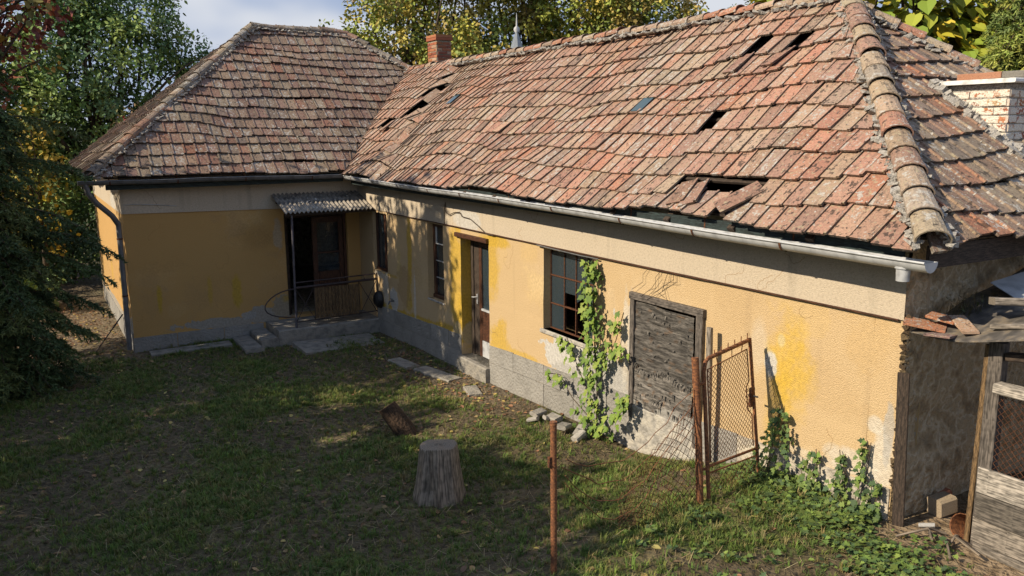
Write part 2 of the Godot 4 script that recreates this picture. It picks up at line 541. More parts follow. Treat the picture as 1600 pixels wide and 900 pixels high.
# ---------------------------------------------------------------- walls
# a rendered wall with real openings: outer skin with slight unevenness, reveals, inner skin
func wall_panel(parent: Node, called: String, org: Vector3, U: Vector3, N: Vector3, length: float, v0: float, v1: float, openings: Array, th: float, m: Material, rect: Rect2, amp := 0.012, lifted := false) -> MeshInstance3D:
	var mb := MB.new()
	var us := [0.0, length]
	var vs := [v0, v1]
	var k := 0.14
	while k < length:
		us.append(k)
		k += 0.14
	k = v0 + 0.14
	while k < v1:
		vs.append(k)
		k += 0.14
	for o: Array in openings:
		us.append(o[0]); us.append(o[1]); vs.append(o[2]); vs.append(o[3])
	us.sort()
	vs.sort()
	var nz := noise(int(length * 10.0), 0.9, 3)
	var P := func(u: float, v: float, dep: float) -> Vector3:
		var q: Vector3 = org + U * u + Vector3.UP * v
		if lifted: q.y += lift(q.z)
		if dep <= 0.0: q += N * nz.get_noise_2d(u, v) * amp
		return q - N * dep
	var uv := func(u: float, v: float) -> Array:
		return [Vector2(u, v), Vector2((u - rect.position.x) / rect.size.x, 1.0 - (v - rect.position.y) / rect.size.y)]
	for i in us.size() - 1:
		if us[i + 1] - us[i] < 0.001: continue
		for j in vs.size() - 1:
			if vs[j + 1] - vs[j] < 0.001: continue
			var cu: float = (us[i] + us[i + 1]) * 0.5
			var cv: float = (vs[j] + vs[j + 1]) * 0.5
			var open := false
			for o: Array in openings:
				if cu > o[0] and cu < o[1] and cv > o[2] and cv < o[3]: open = true
			if open: continue
			var cs := [[us[i], vs[j]], [us[i + 1], vs[j]], [us[i + 1], vs[j + 1]], [us[i], vs[j + 1]]]
			var start := mb.v.size()
			var q := []
			for c4: Array in cs: q.append(P.call(c4[0], c4[1], 0.0))
			mb.quad(q[0], q[1], q[2], q[3])
			# smooth normals and both uv sets
			var idx := [0, 2, 1, 0, 3, 2]
			for w in 6:
				var c5: Array = cs[idx[w]]
				var e := 0.05
				var gu: float = (nz.get_noise_2d(c5[0] + e, c5[1]) - nz.get_noise_2d(c5[0] - e, c5[1])) / (2.0 * e) * amp
				var gv: float = (nz.get_noise_2d(c5[0], c5[1] + e) - nz.get_noise_2d(c5[0], c5[1] - e)) / (2.0 * e) * amp
				mb.n[start + w] = (N - U * gu - Vector3.UP * gv).normalized()
				var tt: Array = uv.call(c5[0], c5[1])
				mb.t[start + w] = tt[0]
				mb.t2[start + w] = tt[1]
			q = []
			for c4: Array in cs: q.append(P.call(c4[0], c4[1], th))
			mb.quad(q[3], q[2], q[1], q[0])
	for o: Array in openings:
		for side in 4:
			var list: Array = vs if side < 2 else us
			var lo: float = o[2] if side < 2 else o[0]
			var hi: float = o[3] if side < 2 else o[1]
			for j in list.size() - 1:
				var a: float = list[j]
				var b: float = list[j + 1]
				if a < lo - 0.0001 or b > hi + 0.0001 or b - a < 0.001: continue
				var s := mb.v.size()
				var pts := []
				if side < 2:
					var u: float = o[side]
					pts = [[u, a, 0.0], [u, b, 0.0], [u, b, th], [u, a, th]]
				else:
					var v: float = o[side]
					pts = [[a, v, 0.0], [b, v, 0.0], [b, v, th], [a, v, th]]
				if side == 1 or side == 2: pts.reverse()
				mb.quad(P.call(pts[0][0], pts[0][1], pts[0][2]), P.call(pts[3][0], pts[3][1], pts[3][2]), P.call(pts[2][0], pts[2][1], pts[2][2]), P.call(pts[1][0], pts[1][1], pts[1][2]))
				var idx2 := [0, 2, 3, 0, 1, 2]
				for w in 6:
					var c6: Array = pts[idx2[w]]
					var tt2: Array = uv.call(c6[0] - (c6[2] if side == 0 else (-c6[2] if side == 1 else 0.0)), c6[1] + (0.0 if side < 2 else c6[2]))
					mb.t[s + w] = Vector2(c6[0] + c6[2], c6[1])
					mb.t2[s + w] = tt2[1]
	return part(parent, called, mb, m)

func slab(parent: Node, called: String, a: Vector3, b: Vector3, m: Material, cut := 0.0) -> MeshInstance3D:
	var mb := MB.new()
	mb.off = Vector2(rf(0, 9), rf(0, 9))
	if cut > 0.0: mb.cbox((a + b) * 0.5, (b - a).abs(), cut)
	else: mb.box((a + b) * 0.5, (b - a).abs())
	return part(parent, called, mb, m)

func bar(parent: Node, called: String, pts: Array, r: float, m: Material, segs := 6) -> MeshInstance3D:
	var mb := MB.new()
	mb.tube(pts, [r], segs)
	return part(parent, called, mb, m)

func build_walls() -> void:
	var y := Color(0.50, 0.325, 0.035)     # an older, stronger yellow paint
	var pale := Color(0.56, 0.52, 0.44)
	var white := Color(0.50, 0.485, 0.45)
	var grey := Color(0.37, 0.36, 0.335)
	var blots := [
		# older yellow round the doors, in a streak and along the foot of the wall
		[2.84, 1.2, 0.10, 0.95, y, 0.85, 0.55, 0.5], [2.75, 0.2, 0.12, 0.35, y, 0.7, 0.6, 0.4], [1.75, 0.55, 0.5, 0.03, y, 0.6, 0.5, 0.6],
		[4.95, 1.0, 0.26, 1.1, y, 0.85, 0.45, 0.5], [5.15, 0.3, 0.22, 0.5, y, 0.85, 0.5, 0.5], [6.28, 1.4, 0.2, 0.6, y, 0.8, 0.35, 0.5], [6.35, 1.78, 0.5, 0.1, y, 0.85, 0.3, 0.4],
		[6.5, 0.1, 0.3, 0.35, y, 0.8, 0.5, 0.5], [3.6, -0.15, 1.2, 0.09, y, 0.9, 0.5, 0.4], [2.0, -0.18, 1.0, 0.08, y, 0.9, 0.6, 0.4], [4.6, -0.1, 0.8, 0.12, y, 0.85, 0.5, 0.4],
		[7.3, 0.02, 0.5, 0.08, y, 0.7, 0.6, 0.5],
		[12.5, 1.3, 0.22, 0.36, y * 1.15, 0.62, 0.6, 0.9], [12.62, 1.0, 0.2, 0.3, y * 1.15, 0.5, 0.6, 0.9], [12.42, 0.6, 0.13, 0.65, y * 1.15, 0.45, 0.5, 0.9],
		[12.3, 1.12, 0.09, 0.14, white, 0.95, 0.35, 0.3], [12.12, 1.3, 0.12, 0.30, pale, 0.35, 0.2, 0.5], [12.42, 1.42, 0.05, 0.07, pale, 0.5, 0.3, 0.5],
		# bare plaster where the render has come away
		[8.9, 0.3, 0.98, 0.40, white, 1.0, 0.35, 0.06], [9.6, 0.15, 0.65, 0.5, grey, 0.8, 0.4, 0.1], [8.75, 0.0, 0.75, 0.2, grey, 0.7, 0.5, 0.1], [9.85, 0.95, 0.08, 0.6, pale, 0.7, 0.4, 0.3],
		[1.95, 0.02, 0.24, 0.26, white, 0.95, 0.35, 0.12], [1.5, 0.2, 0.16, 0.4, pale, 0.8, 0.5, 0.2], [1.2, 0.48, 0.3, 0.08, pale, 0.8, 0.4, 0.2], [3.04, 0.3, 0.06, 0.55, pale, 0.8, 0.6, 0.2], [2.3, 0.75, 0.12, 0.35, Color(0.56, 0.42, 0.16), 0.6, 0.6, 0.3],
		[2.5, 0.45, 0.32, 0.4, Color(0.36, 0.24, 0.11), 0.55, 0.5, 0.2],
		[4.95, -0.05, 0.18, 0.2, Color(0.42, 0.34, 0.2), 0.9, 0.35, 0.15], [5.35, 0.35, 0.2, 0.12, Color(0.42, 0.34, 0.2), 0.7, 0.4, 0.2],
		[13.58, 0.86, 0.08, 0.08, pale, 0.75, 0.3, 0.4], [13.35, 0.42, 0.28, 0.14, pale, 0.7, 0.45, 0.35], [13.65, 0.5, 0.14, 0.3, pale, 0.75, 0.45, 0.35], [12.9, 0.32, 0.5, 0.05, pale, 0.5, 0.5, 0.5], [13.72, 0.9, 0.05, 0.3, grey, 0.7, 0.6, 0.3],
		[9.6, 1.2, 0.02, 0.05, white, 0.9, 0.2, 0.3], [9.95, 1.1, 0.05, 0.5, white, 0.7, 0.5, 0.3],
	]
	for k in 46:
		blots.push_front([rf(0.2, LEN), rf(-0.2, 1.85), rf(0.1, 0.5), rf(0.08, 0.4), pick([Color(0.50, 0.34, 0.15), Color(0.60, 0.47, 0.29), Color(0.47, 0.33, 0.17), Color(0.58, 0.41, 0.16)]), rf(0.15, 0.45), 0.9, rf(0.3, 0.8)])
	for k in 22:
		blots.push_front([rf(0.2, LEN), rf(0.9, 1.75), rf(0.015, 0.05), rf(0.2, 0.7), Color(0.36, 0.26, 0.15), rf(0.12, 0.3), 0.7, 0.7])
	with_blots(M.render, blot_image(2048, 448, 0.0, -1.0, LEN, 3.0, blots, 101, 26))
	var door := [5.12, 6.16, -0.42, 1.72]
	var open := [[0.86, 1.66, 0.56, 1.84], [3.72, 4.42, 0.40, 1.86], door, [7.86, 9.12, 0.62, 1.85], [10.06, 11.24, 0.12, 1.44]]
	wall_panel(house, "front_wall", Vector3.ZERO, Vector3.RIGHT, Vector3.BACK, LEN, -1.1, FRIEZE, open, 0.32, M.render, Rect2(0, -1.0, LEN, 3.0))
	var fb := [[5.45, 2.05, 0.5, 0.17, white, 0.85, 0.25, 0.2], [0.55, 2.1, 0.5, 0.25, Color(0.55, 0.48, 0.38), 0.6, 0.4, 0.4]]
	for k in 26: fb.append([rf(0, LEN), rf(1.95, 2.6), rf(0.02, 0.06), rf(0.2, 0.6), Color(0.3, 0.26, 0.2), rf(0.08, 0.3), 0.5, 0.6])
	with_blots(M.frieze, blot_image(2048, 128, 0.0, FRIEZE, LEN, 0.8, fb, 111, 14))
	wall_panel(house, "frieze", Vector3(0, 0, 0.022), Vector3.RIGHT, Vector3.BACK, LEN, FRIEZE, 2.66, [], 0.34, M.frieze, Rect2(0, FRIEZE, LEN, 0.8), 0.006)
	# thin brown fillet between render and frieze
	var mb := MB.new()
	var a := Vector3(1.75, FRIEZE - 0.005, 0.03)
	for k in range(0, 24):
		var x := 1.75 + k * 0.5
		var b := Vector3(minf(x + 0.5, LEN), FRIEZE - 0.008 + big_noise.get_noise_1d(x * 4.0) * 0.012, 0.03 + big_noise.get_noise_1d(x * 9.0) * 0.006)
		mb.cbox((a + b) * 0.5, Vector3((b - a).length(), 0.017, 0.02), 0.004, Basis(Quaternion(Vector3.RIGHT, (b - a).normalized())))
		a = b
	part(house, "fillet", mb, M.wood_brown)
	# side wing: front towards the yard of the long wing, end wall, back walls
	var sb := [[0.55, 0.1, 0.05, 0.3, y, 0.8, 0.5, 0.6], [4.2, 0.2, 0.06, 0.35, y, 0.5, 0.5, 0.6], [2.1, 0.15, 0.1, 0.32, y, 0.75, 0.4, 0.5], [1.55, 0.2, 0.05, 0.3, y, 0.5, 0.4, 0.5],
		[1.9, -0.50, 1.15, 0.11, Color(0.34, 0.31, 0.26), 1.0, 0.5, 0.05], [2.7, -0.40, 0.55, 0.18, Color(0.34, 0.31, 0.26), 1.0, 0.5, 0.05], [3.1, -0.25, 0.35, 0.25, Color(0.33, 0.28, 0.2), 1.0, 0.45, 0.08], [2.3, -0.40, 0.18, 0.10, white * 0.7, 0.9, 0.4, 0.1],
		[2.6, 1.3, 0.35, 0.25, Color(0.35, 0.2, 0.06), 0.5, 0.4, 0.8], [3.4, -0.1, 0.3, 0.1, Color(0.5, 0.3, 0.04), 0.6, 0.5, 0.5], [3.05, 1.3, 0.10, 0.35, Color(0.42, 0.36, 0.27), 0.7, 0.5, 0.3]]
	for k in 26:
		sb.push_front([rf(0.2, WID), rf(-0.5, 1.85), rf(0.1, 0.5), rf(0.08, 0.4), pick([Color(0.46, 0.28, 0.10), Color(0.58, 0.40, 0.19), Color(0.42, 0.27, 0.12)]), rf(0.15, 0.4), 0.9, rf(0.3, 0.8)])
	with_blots(M.render_side, blot_image(1024, 512, 0.0, -1.2, WID, 3.2, sb, 121, 12))
	var so := [[WID - 1.72, WID - 0.30, -0.5, 1.78]]
	for k: Array in sb: k[0] = k[0]
	wall_panel(house, "front_wall", Vector3(0, 0, WID), Vector3(0, 0, -1), Vector3.RIGHT, WID, -1.2, FRIEZE, so, 0.32, M.render_side, Rect2(0, -1.2, WID, 3.2), 0.012, true)
	wall_panel(house, "frieze", Vector3(0.022, 0, WID + 0.022), Vector3(0, 0, -1), Vector3.RIGHT, WID, FRIEZE, 2.68, [], 0.34, M.frieze, Rect2(0, FRIEZE, LEN, 0.8), 0.006, true)
	wall_panel(house, "end_wall", Vector3(-7.0, lift(WID), WID), Vector3.RIGHT, Vector3.BACK, 7.0, -1.2, FRIEZE, [], 0.32, M.render_side, Rect2(-3, -1.2, 20, 3.2))
	wall_panel(house, "frieze", Vector3(-7.0, lift(WID), WID + 0.022), Vector3.RIGHT, Vector3.BACK, 7.022, FRIEZE, 2.68, [], 0.34, M.frieze, Rect2(0, FRIEZE, LEN, 0.8), 0.006)
	wall_panel(house, "end_wall", Vector3(LEN, 0, 0.0), Vector3(0, 0, -1), Vector3.RIGHT, 4.75, -0.6, 2.62, [], 0.3, M.mud, Rect2(0, 0, 4, 4), 0.07)
	slab(house, "back_wall", Vector3(-7.0, -1.2, -5.0), Vector3(LEN, 2.66, -4.72), M.mud)
	slab(house, "back_wall", Vector3(-7.3, -1.2, -5.0), Vector3(-7.0, 2.7, WID), M.mud)
	slab(house, "ceiling", Vector3(-7.0, 2.5, -4.7), Vector3(-0.33, 2.62, WID - 0.34), M.wood_dark)
	slab(house, "ceiling", Vector3(-0.32, 2.5, -4.7), Vector3(LEN - 0.32, 2.62, -0.35), M.wood_dark)
	slab(house, "partition", Vector3(-0.3, -1.0, -4.7), Vector3(-0.1, 2.49, -0.33), M.mud)
	slab(house, "floor", Vector3(-7.0, -1.0, -4.7), Vector3(LEN - 0.3, -0.5, -0.33), M.mud)
	slab(house, "floor", Vector3(-7.0, -1.0, -0.32), Vector3(-0.33, -0.5, WID - 0.33), M.mud)
	# concrete blocks of the plinth
	var x := 1.02
	while x < LEN - 0.1:
		var w := rf(0.72, 0.95)
		var xe := minf(x + w, LEN)
		if x < 5.12 and xe > 5.12: xe = 5.11
		if x >= 5.1 and x < 6.16:
			x = 6.17
			continue
		for row in 2:
			var q := []
			for lay in 2:
				for e: Array in [[x, 0.016], [xe - 0.010, 0.016], [xe - 0.010, -0.25], [x, -0.25]]:
					var top: float = -0.27 + 0.042 * e[0]
					var yy: float = top - 0.30 * row - (0.008 if row == 1 else 0.0) if lay == 1 else (top - 0.30 if row == 0 else -1.15)
					q.append(Vector3(e[0], yy + (rf(-0.012, 0.012) if lay == 1 and row == 0 else 0.0), e[1] + rf(-0.004, 0.004)))
			mb = MB.new()
			mb.col = gray(rf(0.85, 1.15))
			mb.hexa(q)
			part(house, "plinth_block", mb, M.plinth_pale if x > 11.3 else M.plinth)
		x = xe
	var z := 2.3
	while z < WID:
		var ze := minf(z + rf(0.8, 1.0), WID + 0.016)
		if WID - ze < 0.3: ze = WID + 0.016
		mb = MB.new()
		mb.col = gray(rf(0.8, 1.1))
		mb.box(Vector3(-0.09, -0.89, (z + ze) * 0.5 - 0.004), Vector3(0.21, 0.7 - rf(0, 0.02), ze - z - 0.01), Basis.IDENTITY, 0.004, rng)
		part(house, "plinth_block", mb, M.plinth)
		z = ze
	for k in 8:
		mb = MB.new()
		mb.col = gray(rf(0.8, 1.1))
		mb.box(Vector3(-0.45 - k * 0.85, -0.85, WID - 0.08), Vector3(0.84, 0.78, 0.2), Basis.IDENTITY, 0.004, rng)
		part(house, "plinth_block", mb, M.plinth)
	# rough clay edge at the near corner, where render has broken off
	mb = MB.new()
	for k in 46:
		var yy := -0.1 + k * 0.045
		mb.col = pick([Color(0.30, 0.22, 0.13), Color(0.38, 0.29, 0.17), Color(0.22, 0.16, 0.1)])
		mb.box(Vector3(LEN + 0.005, yy, -0.02 + rf(-0.02, 0.015)), Vector3(rf(0.02, 0.05), rf(0.03, 0.06), rf(0.03, 0.07)), Basis.from_euler(Vector3(rf(-1, 1), rf(-1, 1), rf(-1, 1))), 0.008, rng)
	kind(part(house, "broken_edge", mb, M.mortar), "stuff")

# ---------------------------------------------------------------- openings
func pane(parent: Node, a: Vector3, b: Vector3, m: Material) -> void:
	slab(parent, "pane", a, b, m)

func build_openings() -> void:
	# casement beside the porch
	var w := sub(house, "window")
	var z := -0.07
	for x: Array in [[0.86, 0.93], [1.34, 1.42], [1.60, 1.66]]: slab(w, "frame", Vector3(x[0], 0.6, z - 0.06), Vector3(x[1], 1.80, z), M.wood_brown, 0.008)
	slab(w, "frame", Vector3(0.86, 1.80, z - 0.06), Vector3(1.66, 1.84, z + 0.001), M.wood_brown, 0.008)
	slab(w, "frame", Vector3(0.86, 0.56, z - 0.06), Vector3(1.66, 0.62, z + 0.02), M.wood_brown, 0.008)
	pane(w, Vector3(0.93, 0.62, z - 0.035), Vector3(1.34, 1.80, z - 0.03), M.glass_dusty)
	pane(w, Vector3(1.42, 0.62, z - 0.035), Vector3(1.60, 1.80, z - 0.03), M.glass_dusty)
	# narrow window with four lights
	w = sub(house, "window")
	z = -0.12
	for x: Array in [[3.72, 3.80], [4.36, 4.42]]: slab(w, "frame", Vector3(x[0], 0.45, z - 0.07), Vector3(x[1], 1.80, z), M.wood_brown, 0.008)
	slab(w, "frame", Vector3(3.72, 1.78, z - 0.07), Vector3(4.42, 1.86, z + 0.003), M.wood_brown, 0.008)
	slab(w, "frame", Vector3(3.72, 0.40, z - 0.07), Vector3(4.42, 0.47, z + 0.02), M.wood_brown, 0.008)
	for k in 4:
		var y0 := 0.48 + k * 0.327
		pane(w, Vector3(3.80, y0, z - 0.045), Vector3(4.36, y0 + 0.315, z - 0.04), M.glass)
		if k > 0: slab(w, "glazing_bar", Vector3(3.80, y0 - 0.016, z - 0.05), Vector3(4.36, y0 - 0.001, z - 0.02), M.white_paint if k == 3 else M.putty)
	slab(w, "glazing_bar", Vector3(3.80, 1.46, z - 0.05), Vector3(3.815, 1.775, z - 0.02), M.white_paint)
	slab(house, "window_sill", Vector3(3.70, 0.36, -0.30), Vector3(4.44, 0.40, 0.015), M.plaster, 0.008)
	# half-glazed door, a step in front of it
	var d := sub(house, "door")
	z = -0.2
	slab(d, "frame", Vector3(5.12, -0.42, z - 0.08), Vector3(5.21, 1.66, z), M.wood_dark, 0.008)
	slab(d, "frame", Vector3(6.08, -0.42, z - 0.08), Vector3(6.16, 1.66, z), M.wood_dark, 0.008)
	slab(d, "frame", Vector3(5.12, 1.64, z - 0.08), Vector3(6.16, 1.72, z + 0.003), M.wood_dark, 0.008)
	slab(d, "leaf", Vector3(5.215, -0.40, z - 0.06), Vector3(5.40, 1.635, z - 0.02), M.wood_dark, 0.006)
	var lf := slab(d, "leaf", Vector3(5.405, -0.40, z - 0.06), Vector3(5.50, 1.635, z - 0.012), M.wood_brown, 0.006)
	slab(lf, "lower_panel", Vector3(5.505, -0.10, z - 0.055), Vector3(6.075, 0.46, z - 0.018), M.wood_brown, 0.006)
	slab(lf, "kick_plate", Vector3(5.505, -0.40, z - 0.055), Vector3(6.075, -0.11, z - 0.012), M.zinc, 0.004)
	slab(lf, "rail", Vector3(5.505, 1.57, z - 0.055), Vector3(6.075, 1.635, z - 0.018), M.wood_brown, 0.006)
	pane(lf, Vector3(5.505, 0.465, z - 0.04), Vector3(6.075, 1.565, z - 0.034), M.glass_dusty)
	slab(lf, "rail", Vector3(5.505, 0.445, z - 0.03), Vector3(6.075, 0.478, z + 0.004), M.zinc)
	var h := MB.new()
	h.tube([Vector3(5.33, 0.66, z - 0.02), Vector3(5.33, 0.66, z + 0.05), Vector3(5.25, 0.65, z + 0.055)], [0.011, 0.011, 0.009], 6)
	h.box(Vector3(5.33, 0.62, z - 0.012), Vector3(0.035, 0.18, 0.012))
	part(d, "handle", h, M.zinc)
	slab(house, "lintel", Vector3(4.98, 1.72, -0.1), Vector3(6.17, 1.80, 0.05), M.wood_brown, 0.01)
	slab(house, "door_step", Vector3(5.10, -0.75, -0.3), Vector3(6.18, -0.42, 0.10), M.concrete, 0.02)
	# steel workshop window with broken panes
	w = sub(house, "window")
	z = -0.14
	var xs := [7.87, 8.23, 8.53, 8.82, 9.11]
	var ys := [0.63, 1.01, 1.44, 1.84]
	for k in 5: slab(w, "frame", Vector3(xs[k] - 0.008, 0.62, z - 0.02), Vector3(xs[k] + 0.008, 1.85, z + 0.015), M.rust_dark)
	for k in 4: slab(w, "frame", Vector3(7.87, ys[k] - 0.008, z - 0.016), Vector3(9.11, ys[k] + 0.008, z + 0.020), M.rust_dark)
	for i in 4:
		for j in 3:
			if (i == 1 and j == 0) or (i == 2 and j == 0): continue
			var x0: float = xs[i] + 0.012
			var x1: float = xs[i + 1] - 0.012
			if i == 1 and j == 1:
				pane(w, Vector3(x0, 1.22, z - 0.003), Vector3(x1, ys[2] - 0.012, z + 0.002), M.glass_dusty)
			elif i == 2 and j == 1:
				var mb := MB.new()
				for s in [-0.003, 0.003]:
					mb.quad(Vector3(x0, 1.12, z + s), Vector3(x1, 1.27, z + s), Vector3(x1, ys[2] - 0.012, z + s), Vector3(x0, ys[2] - 0.012, z + s))
				part(w, "pane", mb, M.glass_dusty)
			else:
				pane(w, Vector3(x0, ys[j] + 0.012, z - 0.003), Vector3(x1, ys[j + 1] - 0.012, z + 0.002), M.glass_dusty)
	slab(house, "window_sill", Vector3(7.80, 0.555, -0.31), Vector3(9.2, 0.62, 0.03), M.plaster, 0.012)
	bar(house, "conduit", [Vector3(7.75, 1.885, 0.05), Vector3(8.3, 1.875, 0.055), Vector3(8.9, 1.865, 0.05), Vector3(9.3, 1.87, 0.05)], 0.009, M.zinc_old)
	for k in 2: slab(house, "inner_board", Vector3(7.9 + k * 0.42, 0.62, -0.9), Vector3(8.25 + k * 0.3, 1.3 - k * 0.35, -0.87), M.wood_dark)
	# doorway closed with a weathered sheet of plywood
	d = sub(house, "boarded_door")
	slab(d, "frame", Vector3(9.98, -0.12, -0.06), Vector3(10.06, 1.46, 0.045), M.wood_weathered, 0.008)
	slab(d, "frame", Vector3(11.20, -0.14, -0.06), Vector3(11.31, 1.46, 0.05), M.wood_weathered, 0.008)
	slab(d, "frame", Vector3(9.97, 1.45, -0.06), Vector3(11.32, 1.54, 0.052), M.wood_weathered, 0.008)
	var mb2 := MB.new()
	var nx := 30
	var ny := 44
	var wp := noise(77, 1.0, 3)
	var sheet := func(i: int, j: int) -> Vector3:
		var u := i / float(nx)
		var v := j / float(ny)
		return Vector3(lerpf(10.065, 11.14, u), lerpf(0.05, 1.445, v) - (0.06 * u if j == ny else 0.0), 0.012 + wp.get_noise_2d(u * 3.0, v * 9.0) * 0.02 + 0.03 * maxf(0.0, 0.4 - v) * sin(u * 7.0))
	for i in nx:
		for j in ny:
			var shade_of := func(i: int, j: int) -> Color:
				var gg := clampf((0.42 if j > 16 + 4.0 * wp.get_noise_2d(i * 0.5, 7.0) else 0.72) + wp.get_noise_2d(i * 0.08, j * 0.4) * 0.32, 0.16, 1.0)
				return gray(gg) if wp.get_noise_2d(i * 0.12 + 40.0, j * 0.6) < 0.4 else Color(gg * 1.05, gg * 0.8, gg * 0.62)
			var q := [Vector2(i, j), Vector2(i + 1, j), Vector2(i + 1, j + 1), Vector2(i, j + 1)]
			var tv := []
			for k: Vector2 in q: tv.append(Vector2(k.y / ny * 1.4, k.x / nx * 1.1))
			mb2.quad(sheet.call(i, j), sheet.call(i + 1, j), sheet.call(i + 1, j + 1), sheet.call(i, j + 1), tv[0], tv[1], tv[2], tv[3])
			var st2 := mb2.v.size() - 6
			for w2: Array in [[0, i, j], [1, i + 1, j + 1], [2, i + 1, j], [3, i, j], [4, i, j + 1], [5, i + 1, j + 1]]: mb2.c[st2 + w2[0]] = shade_of.call(w2[1], w2[2])
	var bs := part(d, "board", mb2, M.ply)
	for k in 84:      # ragged edge of the top veneer where it has peeled away
		var row := 0 if k < 40 else (1 if k < 66 else 2)
		var px := 10.09 + (k % 40) * 0.0262 if row == 0 else rf(10.1, 11.08)
		var py: float = 0.60 + 0.05 * sin(px * 9.0) + rf(-0.02, 0.02) if row == 0 else (rf(0.12, 0.42) if row == 1 else rf(0.75, 1.35))
		var c0 := Vector3(px, py, 0.034)
		mb2 = MB.new()
		mb2.col = gray(rf(0.25, 0.9))
		var ln := rf(0.03, 0.10) * (0.6 if row == 2 else 1.0)
		var dx := rf(-0.025, 0.025)
		mb2.tri(c0 + Vector3(dx, -ln, rf(0.004, 0.022)), c0 + Vector3(rf(0.02, 0.04), rf(-0.01, 0.01), 0.0), c0)
		part(bs, "splinter", mb2, M.ply)
	slab(d, "sill", Vector3(9.95, -0.9, -0.1), Vector3(11.32, 0.06, 0.034), M.plaster, 0.01)
	# entrance under the porch: one leaf open on a dark hall, one closed
	d = sub(house, "entrance_door")
	slab(d, "frame", Vector3(-0.22, -0.5, 1.66), Vector3(-0.08, 1.78, 1.72), M.wood_dark, 0.008)
	slab(d, "frame", Vector3(-0.22, -0.5, 0.30), Vector3(-0.08, 1.78, 0.36), M.wood_brown, 0.008)
	slab(d, "frame", Vector3(-0.22, 1.70, 0.36), Vector3(-0.08, 1.79, 1.66), M.wood_dark, 0.008)
	lf = slab(d, "leaf", Vector3(-0.18, -0.48, 0.97), Vector3(-0.11, 1.69, 1.08), M.wood_brown, 0.008)
	slab(lf, "stile", Vector3(-0.18, -0.48, 0.365), Vector3(-0.11, 1.69, 0.47), M.wood_brown, 0.008)
	slab(lf, "lower_panel", Vector3(-0.17, -0.48, 0.475), Vector3(-0.115, 0.45, 0.965), M.wood_brown, 0.008)
	slab(lf, "rail", Vector3(-0.175, 0.86, 0.475), Vector3(-0.115, 0.90, 0.965), M.wood_brown, 0.004)
	slab(lf, "rail", Vector3(-0.175, 1.56, 0.475), Vector3(-0.115, 1.69, 0.965), M.wood_brown, 0.004)
	pane(lf, Vector3(-0.15, 0.455, 0.475), Vector3(-0.143, 0.858, 0.965), M.glass)
	pane(lf, Vector3(-0.15, 0.902, 0.475), Vector3(-0.143, 1.558, 0.965), M.glass)
	slab(d, "open_leaf", Vector3(-0.85, -0.48, 1.60), Vector3(-0.2, 1.69, 1.65), M.wood_dark, 0.008)

